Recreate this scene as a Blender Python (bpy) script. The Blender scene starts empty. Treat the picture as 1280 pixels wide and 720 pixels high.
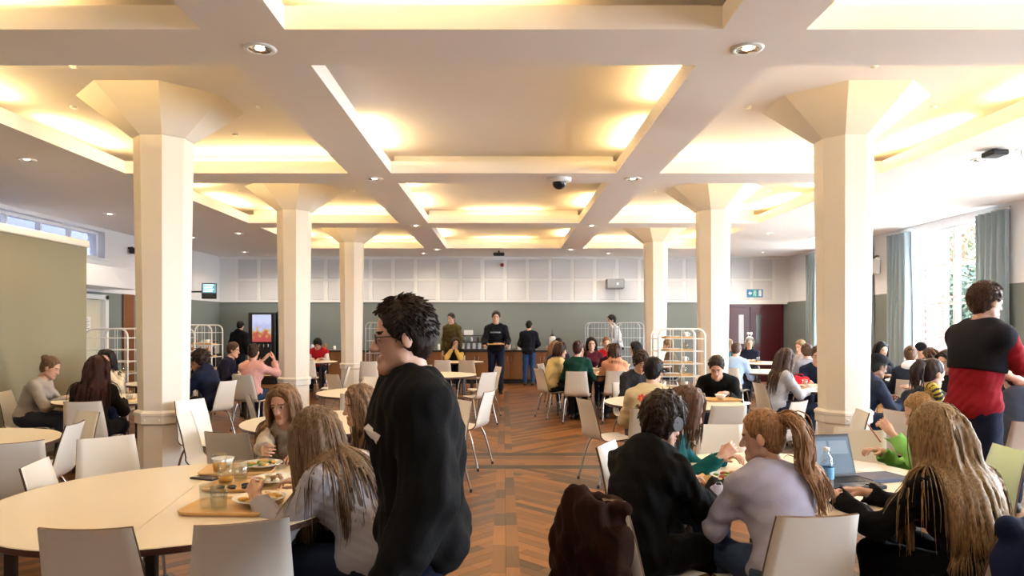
import bpy, math, random
import numpy as np
from mathutils import Vector, Matrix
R = math.radians
random.seed(7)
SC = bpy.context.scene
COL = SC.collection

# ---------------------------------------------------------------- camera
cam_d = bpy.data.cameras.new('camera'); cam = bpy.data.objects.new('camera', cam_d); COL.objects.link(cam)
cam.location = (0, 0, 1.55); cam.rotation_euler = (R(90), 0, 0)
cam_d.sensor_width = 36; cam_d.lens = 875 / 1280 * 36
cam_d.shift_x = 10.5 / 1280; cam_d.shift_y = 47 / 1280
cam_d.clip_start = 0.05
SC.camera = cam
# ---------------------------------------------------------------- view
SC.view_settings.view_transform = 'Standard'; SC.view_settings.look = 'None'
SC.view_settings.gamma = 1; SC.view_settings.use_curve_mapping = False
SC.view_settings.exposure = 2.05
SC.cycles.use_denoising = True
SC.cycles.max_bounces = 8; SC.cycles.diffuse_bounces = 5; SC.cycles.glossy_bounces = 3
SC.cycles.transparent_max_bounces = 12; SC.cycles.caustics_reflective = False; SC.cycles.caustics_refractive = False
SC.cycles.sample_clamp_indirect = 6
# ---------------------------------------------------------------- sky: bright overcast day
W = bpy.data.worlds.new('sky'); SC.world = W; W.use_nodes = True
bg = W.node_tree.nodes['Background']
bg.inputs[0].default_value = (0.80, 0.90, 1.0, 1); bg.inputs[1].default_value = 11
# ---------------------------------------------------------------- window portals (guide daylight sampling only)
HALL_X, FAR_Y, NEAR_Y, BEAM_Z, COFF_Z = 7.83, 19.3, -4.0, 3.45, 3.72
WIN_Y = [(-1.2, 1.3), (2.9, 5.5), (7.1, 9.6), (11.15, 13.65), (15.1, 17.5)]   # tall windows in the right wall
WIN_Z = (0.75, 3.32)
for i, (a, b) in enumerate(WIN_Y):
    L = bpy.data.lights.new('window_portal', 'AREA'); L.shape = 'RECTANGLE'
    L.size = WIN_Z[1] - WIN_Z[0]; L.size_y = b - a; L.cycles.is_portal = True
    o = bpy.data.objects.new('window_portal', L); COL.objects.link(o)
    o.location = (HALL_X + 0.24, (a + b) / 2, sum(WIN_Z) / 2); o.rotation_euler = (0, R(90), 0)
# warm tubes hidden in the ceiling coves
DOWN_W = 17
WARM = (1.0, 0.68, 0.27)
def cove(x, y, z, ln, along, tilt, power):
    L = bpy.data.lights.new('cove_tube', 'AREA'); L.shape = 'RECTANGLE'; L.energy = power; L.color = WARM
    L.size = ln; L.size_y = 0.04
    o = bpy.data.objects.new('cove_tube', L); COL.objects.link(o); o.location = (x, y, z)
    o.rotation_euler = (R(180) - R(tilt), 0, 0 if along == 'x' else R(90))
    return o

# ---------------------------------------------------------------- helpers
def tag(o, label=None, cat=None, group=None, kind=None):
    if label: o['label'] = label
    if cat: o['category'] = cat
    if group: o['group'] = group
    if kind: o['kind'] = kind
    return o
def empty(name, loc=(0, 0, 0), rz=0, parent=None):
    o = bpy.data.objects.new(name, None); COL.objects.link(o); o.location = loc; o.rotation_euler = (0, 0, rz)
    o.empty_display_size = 0.1
    if parent: o.parent = parent
    return o
def link(name, me, parent=None, loc=None, rz=None):
    o = bpy.data.objects.new(name, me); COL.objects.link(o)
    if parent: o.parent = parent
    if loc is not None: o.location = loc
    if rz is not None: o.rotation_euler = (0, 0, rz)
    return o
def copy_tree(o, parent=None):
    c = o.copy(); COL.objects.link(c); c.parent = parent
    for ch in o.children: copy_tree(ch, c)
    return c
def frame_mat(a, b):
    """matrix whose z axis runs a->b, at a"""
    a = Vector(a); d = Vector(b) - a
    q = d.to_track_quat('Z', 'Y')
    return Matrix.Translation(a) @ q.to_matrix().to_4x4()
class MB:
    def __init__(s): s.v = []; s.f = []; s.m = []; s.s = []
    def add(s, vs, fs, mat=0, smooth=False, M=None):
        o = len(s.v)
        s.v += [tuple(M @ Vector(p)) for p in vs] if M is not None else [tuple(p) for p in vs]
        s.f += [tuple(i + o for i in f) for f in fs]; s.m += [mat] * len(fs); s.s += [smooth] * len(fs)
        return s
    def box(s, x0, x1, y0, y1, z0, z1, mat=0, M=None, bev=0.0):
        if bev <= 0:
            vs = [(x, y, z) for z in (z0, z1) for y in (y0, y1) for x in (x0, x1)]
            fs = [(0, 2, 3, 1), (4, 5, 7, 6), (0, 1, 5, 4), (2, 6, 7, 3), (0, 4, 6, 2), (1, 3, 7, 5)]
            return s.add(vs, fs, mat, False, M)
        b = min(bev, (x1 - x0) / 2.01, (y1 - y0) / 2.01, (z1 - z0) / 2.01)
        pl = lambda c, zz: [(x0 + c, y0 + b, zz), (x0 + b, y0 + c, zz), (x1 - b, y0 + c, zz), (x1 - c, y0 + b, zz), (x1 - c, y1 - b, zz), (x1 - b, y1 - c, zz), (x0 + b, y1 - c, zz), (x0 + c, y1 - b, zz)]
        rings = [pl(b * .6, z0), pl(0, z0 + b), pl(0, z1 - b), pl(b * .6, z1)]
        return s.loft(rings, mat, False, True, M)
    def loft(s, rings, mat=0, smooth=True, caps=True, M=None, closed=True):
        n = len(rings[0]); vs = [p for r in rings for p in r]; fs = []
        for k in range(len(rings) - 1):
            for i in range(n if closed else n - 1):
                j = (i + 1) % n; fs.append((k * n + i, k * n + j, (k + 1) * n + j, (k + 1) * n + i))
        s.add(vs, fs, mat, smooth, M)
        if caps and closed:
            s.add(rings[0], [tuple(range(n - 1, -1, -1))], mat, False, M); s.add(rings[-1], [tuple(range(n))], mat, False, M)
        return s
    def cyl(s, a, b, r0, r1=None, n=12, mat=0, caps=True, smooth=True):
        r1 = r0 if r1 is None else r1
        M = frame_mat(a, b); l = (Vector(b) - Vector(a)).length
        rings = [[(r * math.cos(2 * math.pi * i / n), r * math.sin(2 * math.pi * i / n), z) for i in range(n)] for r, z in ((r0, 0), (r1, l))]
        return s.loft(rings, mat, smooth, caps, M)
    def lathe(s, prof, n=24, mat=0, M=None, smooth=True, caps=True):
        rings = [[(r * math.cos(2 * math.pi * i / n), r * math.sin(2 * math.pi * i / n), z) for i in range(n)] for r, z in prof]
        return s.loft(rings, mat, smooth, caps, M)
    def tube(s, pts, r, n=8, mat=0, caps=True):
        P = [Vector(p) for p in pts]; rr = r if isinstance(r, (list, tuple)) else [r] * len(P)
        up = Vector((0, 0, 1)); t0 = (P[1] - P[0]).normalized()
        if abs(t0.dot(up)) > .9: up = Vector((1, 0, 0))
        nrm = (up - t0 * up.dot(t0)).normalized(); rings = []
        for i, p in enumerate(P):
            t = ((P[min(i + 1, len(P) - 1)] - P[max(i - 1, 0)])).normalized()
            nrm = (nrm - t * nrm.dot(t)).normalized(); bn = t.cross(nrm)
            rings.append([tuple(p + (nrm * math.cos(2 * math.pi * k / n) + bn * math.sin(2 * math.pi * k / n)) * rr[i]) for k in range(n)])
        return s.loft(rings, mat, True, caps)
    def ball(s, c, r, n=12, k=8, mat=0, sc=(1, 1, 1)):
        prof = [(max(1e-4, math.sin(math.pi * i / k)) * r, -math.cos(math.pi * i / k) * r) for i in range(k + 1)]
        M = Matrix.Translation(c) @ Matrix.Diagonal((*sc, 1))
        return s.lathe(prof, n, mat, M, True, False)
    def prism(s, poly, z0, z1, mat=0, M=None):
        return s.loft([[(x, y, z0) for x, y in poly], [(x, y, z1) for x, y in poly]], mat, False, True, M)
    def mesh(s, name, mats):
        me = bpy.data.meshes.new(name); me.from_pydata(s.v, [], s.f)
        for m in (mats if isinstance(mats, (list, tuple)) else [mats]): me.materials.append(m)
        me.polygons.foreach_set('material_index', s.m); me.polygons.foreach_set('use_smooth', s.s); me.update()
        return me
    def build(s, name, mats, parent=None, loc=None, rz=None):
        return link(name, s.mesh(name, mats), parent, loc, rz)
def arc(cx, cy, r, a0, a1, n):
    return [(cx + r * math.cos(R(a0 + (a1 - a0) * i / n)), cy + r * math.sin(R(a0 + (a1 - a0) * i / n))) for i in range(n + 1)]
def smooth_path(pts, n=6):
    """Catmull-Rom through the points"""
    P = [Vector(p) for p in pts]; P = [P[0] * 2 - P[1]] + P + [P[-1] * 2 - P[-2]]; out = []
    for i in range(1, len(P) - 2):
        for k in range(n):
            t = k / n
            out.append(0.5 * ((2 * P[i]) + (P[i + 1] - P[i - 1]) * t + (2 * P[i - 1] - 5 * P[i] + 4 * P[i + 1] - P[i + 2]) * t * t + (3 * P[i] - P[i - 1] - 3 * P[i + 1] + P[i + 2]) * t ** 3))
    return [tuple(p) for p in out] + [tuple(P[-2])]

# ---------------------------------------------------------------- materials
MATS = {}
def srgb(h):
    c = [int(h[i:i + 2], 16) / 255 for i in (0, 2, 4)]
    return tuple(x / 12.92 if x <= .04045 else ((x + .055) / 1.055) ** 2.4 for x in c)
def mat(name, col, rough=.5, metal=0, var=0.0, vscale=8.0, bump=0.0, bscale=60.0, stretch=None, coat=0, emit=None, estr=0, sheen=0, alpha=None, spec=None):
    if name in MATS: return MATS[name]
    if isinstance(col, str): col = srgb(col)
    m = bpy.data.materials.new(name); m.use_nodes = True; nt = m.node_tree; N = nt.nodes; b = N['Principled BSDF']
    b.inputs['Base Color'].default_value = (*col, 1); b.inputs['Roughness'].default_value = rough; b.inputs['Metallic'].default_value = metal
    if coat: b.inputs['Coat Weight'].default_value = coat; b.inputs['Coat Roughness'].default_value = .12
    if sheen: b.inputs['Sheen Weight'].default_value = sheen
    if spec is not None: b.inputs['Specular IOR Level'].default_value = spec
    if emit: b.inputs['Emission Color'].default_value = (*emit, 1); b.inputs['Emission Strength'].default_value = estr
    if alpha is not None: b.inputs['Alpha'].default_value = alpha
    if var or bump:
        tc = N.new('ShaderNodeTexCoord'); mp = N.new('ShaderNodeMapping'); nt.links.new(tc.outputs['Object'], mp.inputs[0])
        if stretch: mp.inputs['Scale'].default_value = stretch
    if var:
        no = N.new('ShaderNodeTexNoise'); no.inputs['Scale'].default_value = vscale; no.inputs['Detail'].default_value = 4
        nt.links.new(mp.outputs[0], no.inputs[0])
        mx = N.new('ShaderNodeMix'); mx.data_type = 'RGBA'
        mx.inputs[6].default_value = (*[max(0, c * (1 - var)) for c in col], 1); mx.inputs[7].default_value = (*[min(1, c * (1 + var)) for c in col], 1)
        nt.links.new(no.outputs[0], mx.inputs[0]); nt.links.new(mx.outputs[2], b.inputs['Base Color'])
    if bump:
        n2 = N.new('ShaderNodeTexNoise'); n2.inputs['Scale'].default_value = bscale; n2.inputs['Detail'].default_value = 3
        nt.links.new(mp.outputs[0], n2.inputs[0])
        bp = N.new('ShaderNodeBump'); bp.inputs['Strength'].default_value = bump; bp.inputs['Distance'].default_value = .01
        nt.links.new(n2.outputs[0], bp.inputs['Height']); nt.links.new(bp.outputs[0], b.inputs['Normal'])
    MATS[name] = m
    return m
def glass_mat(name, tint=(1, 1, 1), refl=.06, rough=.02):
    if name in MATS: return MATS[name]
    m = bpy.data.materials.new(name); m.use_nodes = True; nt = m.node_tree; N = nt.nodes
    N.remove(N['Principled BSDF']); t = N.new('ShaderNodeBsdfTransparent'); t.inputs[0].default_value = (*tint, 1)
    g = N.new('ShaderNodeBsdfGlossy'); g.inputs['Roughness'].default_value = rough
    mx = N.new('ShaderNodeMixShader'); mx.inputs[0].default_value = refl; nt.links.new(t.outputs[0], mx.inputs[1]); nt.links.new(g.outputs[0], mx.inputs[2])
    nt.links.new(mx.outputs[0], N['Material Output'].inputs[0]); MATS[name] = m
    return m
def wood_mat(name, c0, c1, rough=.35, scale=(1, 14, 14), attr=None, coat=0.0):
    if name in MATS: return MATS[name]
    c0, c1 = (srgb(c) if isinstance(c, str) else c for c in (c0, c1))
    m = bpy.data.materials.new(name); m.use_nodes = True; nt = m.node_tree; N = nt.nodes; b = N['Principled BSDF']
    tc = N.new('ShaderNodeTexCoord'); mp = N.new('ShaderNodeMapping'); mp.inputs['Scale'].default_value = scale
    src = tc.outputs['Object']
    if attr:
        uv = N.new('ShaderNodeUVMap'); uv.uv_map = 'grain'; src = uv.outputs[0]
    nt.links.new(src, mp.inputs[0])
    no = N.new('ShaderNodeTexNoise'); no.inputs['Scale'].default_value = 3; no.inputs['Detail'].default_value = 6; no.inputs['Roughness'].default_value = .65
    nt.links.new(mp.outputs[0], no.inputs[0])
    mx = N.new('ShaderNodeMix'); mx.data_type = 'RGBA'; mx.inputs[6].default_value = (*c0, 1); mx.inputs[7].default_value = (*c1, 1)
    fac = no.outputs[0]
    if attr:
        at = N.new('ShaderNodeAttribute'); at.attribute_name = attr
        ma = N.new('ShaderNodeMath'); ma.operation = 'MULTIPLY_ADD'; ma.inputs[1].default_value = .55
        nt.links.new(no.outputs[0], ma.inputs[0])
        m2 = N.new('ShaderNodeMath'); m2.operation = 'MULTIPLY_ADD'; m2.inputs[1].default_value = .95; m2.inputs[2].default_value = -.25
        nt.links.new(at.outputs['Fac'], m2.inputs[0]); nt.links.new(m2.outputs[0], ma.inputs[2]); fac = ma.outputs[0]
    cl = N.new('ShaderNodeClamp'); nt.links.new(fac, cl.inputs[0]); nt.links.new(cl.outputs[0], mx.inputs[0])
    nt.links.new(mx.outputs[2], b.inputs['Base Color']); b.inputs['Roughness'].default_value = rough
    if coat: b.inputs['Coat Weight'].default_value = coat; b.inputs['Coat Roughness'].default_value = .2
    bp = N.new('ShaderNodeBump'); bp.inputs['Strength'].default_value = .08; bp.inputs['Distance'].default_value = .004
    nt.links.new(no.outputs[0], bp.inputs['Height']); nt.links.new(bp.outputs[0], b.inputs['Normal'])
    MATS[name] = m
    return m
M_ceil = mat('ceiling_paint', (.86, .82, .80), .9, var=.02, vscale=1.5)
M_fascia = mat('fascia_paint', (.80, .78, .74), .85)
M_col = mat('column_paint', (.82, .755, .65), .55, var=.02, vscale=2)
M_white = mat('white_wall_paint', (.74, .74, .76), .85, var=.02, vscale=2)
M_green = mat('sage_wall_paint', (.175, .20, .19), .8, var=.04, vscale=1.2)
M_trim = mat('trim_paint', (.78, .78, .77), .6)
M_chrome = mat('chrome', (.62, .61, .60), .22, 1)
M_steel = mat('dull_steel', (.45, .45, .46), .4, 1)
M_black = mat('black_plastic', (.012, .012, .013), .45)
M_dark = mat('dark_metal', (.03, .028, .03), .45, .3)
M_glass = glass_mat('window_glass')
# ================================================================ FLOOR : chevron parquet either side of a cross band
def clip_poly(poly, a, b, c):
    """keep a*x+b*y<=c"""
    out = []
    for i, p in enumerate(poly):
        q = poly[(i + 1) % len(poly)]; dp = a * p[0] + b * p[1] - c; dq = a * q[0] + b * q[1] - c
        if dp <= 0: out.append(p)
        if (dp < 0 < dq) or (dq < 0 < dp):
            t = dp / (dp - dq); out.append((p[0] + (q[0] - p[0]) * t, p[1] + (q[1] - p[1]) * t))
    return out
mb = MB(); mb.box(-HALL_X, HALL_X, NEAR_Y, FAR_Y, -.12, -.010)
floor = tag(mb.build('floor', mat('floor_bed', (.035, .018, .01), .7)), 'brown chevron parquet floor with a dark cross band', kind='structure')
M_plank = wood_mat('parquet', '2c170a', '965f2a', .36, (1.2, 22, 1), 'tone')
M_plank_dark = wood_mat('parquet_dark', '120705', '24100a', .40, (1.2, 22, 1), 'tone')
planks = []          # (polygon, grain direction, tone, dark)
rng = random.Random(3)
def in_rect(poly, r):
    for a, b, c in ((-1, 0, -r[0]), (1, 0, r[1]), (0, -1, -r[2]), (0, 1, r[3])):
        poly = clip_poly(poly, a, b, c)
        if len(poly) < 3: return None
    return poly
G = .0012
def field(rect, ang, w=.088, ln=1.25, dark=False):
    cs, sn = math.cos(ang), math.sin(ang); cx, cy = (rect[0] + rect[1]) / 2, (rect[2] + rect[3]) / 2
    rad = math.hypot(rect[1] - rect[0], rect[3] - rect[2]) / 2 + ln
    v = -math.ceil(rad / w) * w
    while v < rad:
        u = -rad - rng.random() * ln
        while u < rad:
            l = ln * rng.uniform(.6, 1.25)
            q = [(u + G, v + G), (u + l - G, v + G), (u + l - G, v + w - G), (u + G, v + w - G)]
            p = in_rect([(cx + a * cs - b * sn, cy + a * sn + b * cs) for a, b in q], rect)
            if p:
                ar = abs(sum(p[i][0] * p[(i + 1) % len(p)][1] - p[(i + 1) % len(p)][0] * p[i][1] for i in range(len(p)))) / 2
                if ar > 4e-4: planks.append((p, ang, rng.random(), dark))
            u += l
        v += w
SX0, SX1, BY0, BY1 = -.075, .105, 7.58, 8.53
for x0, x1, sg in ((-HALL_X, SX0, 1), (SX1, HALL_X, -1)):
    field((x0, x1, NEAR_Y, BY0), sg * R(45)); field((x0, x1, BY1, FAR_Y), -sg * R(45))
field((SX0, SX1, NEAR_Y, BY0), R(90), .18, .5); field((SX0, SX1, BY1, FAR_Y), R(90), .18, .5)
for k, (a, b, dk) in enumerate(((0, .2, True), (.2, .385, False), (.385, .57, False), (.57, .75, False), (.75, .95, True))):
    field((-HALL_X, HALL_X, BY0 + a, BY0 + b), 0, b - a, 1.7, dk)
def plank_mesh(lst, name):
    vs, fs, uv, tn, ms = [], [], [], [], []
    for p, ang, tone, dark in lst:
        n = len(p); o = len(vs)
        mx = sum(a for a, _ in p) / n; my = sum(b for _, b in p) / n
        if sum(p[i][0] * p[(i + 1) % n][1] - p[(i + 1) % n][0] * p[i][1] for i in range(n)) < 0: p = p[::-1]
        vs += [(a, b, -.010) for a, b in p] + [(a, b, 0) for a, b in p]
        cf = [tuple(o + n + i for i in range(n))] + [(o + i, o + (i + 1) % n, o + n + (i + 1) % n, o + n + i) for i in range(n)]
        cs, sn = math.cos(-ang), math.sin(-ang); ofs = (tone * 37.1) % 9
        for f in cf:
            fs.append(f); ms.append(1 if dark else 0)
            for i in f:
                a, b = vs[i][0], vs[i][1]; uv += [a * cs - b * sn + ofs, a * sn + b * cs + ofs * 3]; tn.append(tone)
    me = bpy.data.meshes.new(name); me.from_pydata(vs, [], fs); me.materials.append(M_plank); me.materials.append(M_plank_dark)
    me.polygons.foreach_set('material_index', ms)
    l = me.uv_layers.new(name='grain'); l.data.foreach_set('uv', uv)
    at = me.attributes.new('tone', 'FLOAT', 'CORNER'); at.data.foreach_set('value', tn); me.update()
    return me
def near_aisle(p):
    x = sum(a for a, _ in p[0]) / len(p[0]); y = sum(b for _, b in p[0]) / len(p[0])
    px = 629.5 + 875 * x / max(y, .1); py = 407 + 1356 / max(y, .1)
    return 590 < px < 760 and 480 < py < 722, y
cand = sorted([(near_aisle(p)[1], i) for i, p in enumerate(planks) if near_aisle(p)[0]])[:300]
pick = {i for _, i in cand}
for i in sorted(pick): link('plank', plank_mesh([planks[i]], 'plank'), floor)
tag(link('planks_beyond', plank_mesh([p for i, p in enumerate(planks) if i not in pick], 'planks_beyond'), floor), kind='stuff')

# ================================================================ CEILING : coffers with coves
CX = [(-4.72, -1.94), (-1.405, 1.405), (1.94, 4.72)]
CY = [(y - 1.81, y + 1.81) for y in (-1.56, 2.68, 6.92, 11.16, 15.40)]
mb = MB(); mb.box(-5.2, 5.2, NEAR_Y, 17.6, COFF_Z, COFF_Z + .1)
ceiling = tag(mb.build('ceiling', M_ceil), 'white coffered ceiling with glowing coves', kind='structure')
def slab(name, x0, x1, y0, y1, z0, z1, m=M_ceil):
    mb = MB(); mb.box(x0, x1, y0, y1, z0, z1); return mb.build(name, m, ceiling)
slab('lower_ceiling', -HALL_X, -4.72, NEAR_Y, FAR_Y, BEAM_Z, BEAM_Z + .15); slab('lower_ceiling', 4.72, HALL_X, NEAR_Y, FAR_Y, BEAM_Z, BEAM_Z + .15)
slab('lower_ceiling', -4.72, 4.72, CY[-1][1], FAR_Y, BEAM_Z, BEAM_Z + .15); slab('lower_ceiling', -4.72, 4.72, NEAR_Y, CY[0][0], BEAM_Z, BEAM_Z + .15)
for x0, x1 in ((-1.94, -1.405), (1.405, 1.94)):
    mb = MB(); mb.box(x0, x1, CY[0][0], CY[-1][1], BEAM_Z, BEAM_Z + .15); xm = (x0 + x1) / 2
    mb.box(xm - .06, xm + .06, CY[0][0], CY[-1][1], BEAM_Z + .15, COFF_Z); mb.build('beam', M_ceil, ceiling)
for k in range(len(CY) - 1):
    for x0, x1 in CX:
        y0, y1 = CY[k][1], CY[k + 1][0]; ym = (y0 + y1) / 2
        mb = MB(); mb.box(x0, x1, y0, y1, BEAM_Z, BEAM_Z + .15); mb.box(x0, x1, ym - .06, ym + .06, BEAM_Z + .15, COFF_Z); mb.build('cross_beam', M_ceil, ceiling)
# raised back of the outer coves
for sx in (-1, 1): slab('cove_upstand', *sorted((sx * 5.05, sx * 5.15)), NEAR_Y, 17.6, BEAM_Z + .15, COFF_Z)
slab('cove_upstand', -5.1, 5.1, 17.5, 17.6, BEAM_Z + .15, COFF_Z)
slab('roof_slab', -HALL_X - .3, HALL_X + .3, NEAR_Y, FAR_Y + .3, COFF_Z + .1, COFF_Z + .2)
CZ = BEAM_Z + .165
for r, (y0, y1) in enumerate(CY):
    if r == 0: continue
    for c, (x0, x1) in enumerate(CX):
        ym, xm = (y0 + y1) / 2, (x0 + x1) / 2; P = 6.2 if c != 1 else 4.2
        if c == 1:
            spots = {1: ['fl', 'rl', 'fm', 'nm'], 2: ['lf', 'rn', 'rf'], 3: ['lf', 'ln', 'fm', 'rf'], 4: ['fm', 'lf', 'rf']}[r]
        elif c == 0:
            spots = ['on', 'of', 'fm', 'fi', 'nm'] if r > 1 else ['of', 'fm', 'nm']
        else:
            spots = ['on', 'of', 'fm', 'fi', 'fo', 'nm'] if r > 1 else ['fm', 'fi', 'fo', 'nm']
        for s in spots:
            if c == 0: s = {'on': 'ln', 'of': 'lf', 'fi': 'fr', 'fo': 'fl2'}.get(s, s)
            if c == 2: s = {'on': 'rn', 'of': 'rf', 'fi': 'fl2', 'fo': 'fr'}.get(s, s)
            if s == 'ln': cove(x0 - .09, y0 + .95, CZ, 1.15, 'y', -40, P)
            elif s == 'lf': cove(x0 - .09, y1 - .85, CZ, 1.15, 'y', -40, P)
            elif s == 'rn': cove(x1 + .09, y0 + .95, CZ, 1.15, 'y', 40, P)
            elif s == 'rf': cove(x1 + .09, y1 - .85, CZ, 1.15, 'y', 40, P)
            elif s == 'fm': cove(xm + (.3 if c else -.3) * (c != 1) + (-.35 if (c == 1 and r == 1) else 0), y1 + .09, CZ, 1.3, 'x', -40, P)
            elif s in ('fl', 'fl2'): cove(x0 + .65, y1 + .09, CZ, 1.1, 'x', -40, P)
            elif s == 'fr': cove(x1 - .65, y1 + .09, CZ, 1.1, 'x', -40, P)
            elif s == 'nm': cove(xm, y0 - .09, CZ, 1.3, 'x', 40, P)
            elif s == 'rl': cove(x0 - .09, y1 - .9, CZ, 1.15, 'y', -40, P)

# ================================================================ COLUMNS
def octa(ap, z, flat=0):
    r = ap / math.cos(R(22.5)); return [(r * math.cos(R(22.5 + 45 * i)), r * math.sin(R(22.5 + 45 * i)), z) for i in range(8)]
def column(x, y, n):
    mb = MB(); mb.loft([octa(.212, .70), octa(.250, 3.36)], 0, False, True)
    sh = mb.build('column', M_col, None, (x, y, 0))
    tag(sh, n, kind='structure')
    mb = MB(); mb.loft([octa(.250, 3.36), octa(.262, 3.365), octa(.69, COFF_Z)], 0, False, True); mb.build('capital', M_col, sh)
    mb = MB(); mb.loft([octa(.214, 0), octa(.214, .62)], 0, False, True); mb.build('base_casing', M_col, sh)
    mb = MB(); mb.loft([octa(.222, .60), octa(.238, .615), octa(.238, .685), octa(.246, .69), octa(.246, .715), octa(.224, .735)], 0, False, True); mb.build('collar', M_col, sh)
    mb = MB()
    for a in (-1, 1): mb.ball((a * .07, -.240, .65), .010, 8, 5)
    mb.build('bolt', M_col, sh)
    return sh
for y, w in ((6.88, 'first'), (11.17, 'second'), (15.4, 'third')):
    for x, s in ((-3.34, 'partition'), (3.34, 'window')):
        column(x, y, f'cream octagonal column with flared capital, {w} one on the {s} side of the hall')

# ================================================================ WALLS
WAIN = 2.20
def wall_x(name, x, thick, holes, label):
    """side wall with rectangular openings; holes = (y0,y1,z0,z1)"""
    mb = MB(); ys = sorted({NEAR_Y, FAR_Y} | {h[0] for h in holes} | {h[1] for h in holes})
    x0, x1 = sorted((x, x + thick))
    for a, b in zip(ys, ys[1:]):
        hz = [h for h in holes if h[0] <= a + 1e-6 and h[1] >= b - 1e-6]
        segs, z = [], 0.0
        for h in sorted(hz, key=lambda h: h[2]):
            if h[2] > z: segs.append((z, h[2]))
            z = h[3]
        segs.append((z, COFF_Z + .1))
        for s0, s1 in segs:
            for q0, q1, mi in ((s0, min(s1, WAIN), 1), (max(s0, WAIN), s1, 0)):
                if q1 > q0 + 1e-4: mb.box(x0, x1, a, b, q0, q1, mi)
    o = mb.build(name, [M_white, M_green]); return tag(o, label, kind='structure')
wr = wall_x('wall_right', HALL_X, .35, [(a, b, *WIN_Z) for a, b in WIN_Y], 'pale upper and grey-green lower wall with tall windows')
LWIN = (5.4, 13.75, 2.86, 3.38)
DL = (12.75, 13.75, 0, 2.08)
wl = wall_x('wall_left', -HALL_X, -.35, [LWIN, DL], 'pale upper and grey-green lower wall with a high strip window')
mb = MB(); mb.box(-HALL_X - .35, HALL_X + .35, FAR_Y, FAR_Y + .25, 0, WAIN, 1); mb.box(-HALL_X - .35, HALL_X + .35, FAR_Y, FAR_Y + .25, WAIN, COFF_Z + .1, 0)
wb = tag(mb.build('wall_back', [M_white, M_green]), 'back wall with sage lower half and grid of acoustic panels', kind='structure')
mb = MB(); mb.box(-HALL_X - .35, HALL_X + .35, NEAR_Y - .2, NEAR_Y, 0, WAIN, 1); mb.box(-HALL_X - .35, HALL_X + .35, NEAR_Y - .2, NEAR_Y, WAIN, COFF_Z + .1, 0)
tag(mb.build('wall_near', [M_white, M_green]), 'end wall of the hall with sage lower half', kind='structure')
# dado trims
mb = MB(); mb.box(-HALL_X, HALL_X, FAR_Y - .03, FAR_Y, WAIN - .01, WAIN + .035, bev=.006)
tag(mb.build('trim_1', M_trim), 'thin white dado rail on the back wall', kind='structure')
mb = MB(); mb.box(-HALL_X, HALL_X, FAR_Y - .05, FAR_Y, BEAM_Z - .06, BEAM_Z, bev=.01)
tag(mb.build('trim_2', M_trim), 'white cornice strip above the acoustic panels', kind='structure')
# acoustic panels: 24 x 2, each a perforated board in a shallow frame
M_acou = mat('acoustic_panel', (.64, .64, .66), .9, var=.03, vscale=3, bump=.25, bscale=120)
px0, pitch = -7.36, .617
pm = MB(); pm.box(-.255, .255, -.02, 0, -.26, .26, bev=.008); pme = pm.mesh('acoustic_panel', M_acou)
for r in range(2):
    for c in range(24): link('acoustic_panel', pme, wb, (px0 + .31 + c * pitch, FAR_Y + .004, 2.52 + r * .585))
mb = MB()
for c in range(25):
    x = px0 + c * pitch; mb.box(x - .035, x + .035, FAR_Y - .012, FAR_Y, WAIN + .035, BEAM_Z - .06, bev=.003)
mb.box(px0, px0 + 24 * pitch, FAR_Y - .013, FAR_Y, 2.79, 2.835, bev=.003)
mb.build('panel_frame', M_trim, wb)

# left: partition screen, soffit, door
M_part = mat('olive_partition', (.25, .225, .145), .75, var=.03, vscale=1)
mb = MB(); mb.box(-5.74, -5.60, 3.2, 9.4, 0, 2.60)
po = tag(mb.build('wall_partition', M_part), 'olive partition screen with a cream top rail', kind='structure')
mb = MB(); mb.box(-5.77, -5.57, 3.2, 9.43, 2.60, 2.69, bev=.012); mb.build('top_rail', M_col, po)
mb = MB(); mb.box(-HALL_X, -7.15, 9.0, 13.7, 2.25, 2.62, bev=.01)
tag(mb.build('trim_3', M_white), 'white boxed soffit projecting from the left wall', kind='structure')
M_creamdoor = mat('cream_door', (.62, .60, .47), .5, var=.03)
mb = MB(); mb.box(-HALL_X - .12, -HALL_X - .06, 12.78, 13.72, .01, 2.05, bev=.006)
d1 = tag(mb.build('door_1', M_creamdoor), 'cream door with paper notice behind the tray racks', kind='structure')
mb = MB(); mb.box(-HALL_X - .05, -HALL_X - .045, 13.1, 13.35, 1.45, 1.72); n1 = mb.build('paper_notice', mat('paper', (.8, .8, .78), .8), d1)
mb = MB()
for i in range(6): mb.box(-HALL_X - .044, -HALL_X - .043, 13.13, 13.3 - .05 * (i % 2), 1.49 + i * .035, 1.50 + i * .035)
mb.build('printed_line', M_dark, n1)
mb = MB(); mb.tube([(-HALL_X - .06, 12.9, 1.0), (-HALL_X - .02, 12.9, 1.0), (-HALL_X - .02, 13.0, 1.0)], .01); mb.build('handle', M_steel, d1)
mb = MB()
for y in (12.72, 13.78): mb.box(-HALL_X - .12, -HALL_X + .03, y - .05, y + .05, 0, 2.14)
mb.box(-HALL_X - .12, -HALL_X + .03, 12.67, 13.83, 2.06, 2.15); mb.build('door_frame', M_trim, d1)
mb = MB(); mb.box(-HALL_X, -HALL_X + .05, 14.35, 14.75, .1, 2.2, bev=.006)
tag(mb.build('trim_4', wood_mat('brown_panel', '5b3516', '8a5426', .4)), 'narrow brown timber panel on the left wall', kind='structure')
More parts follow.
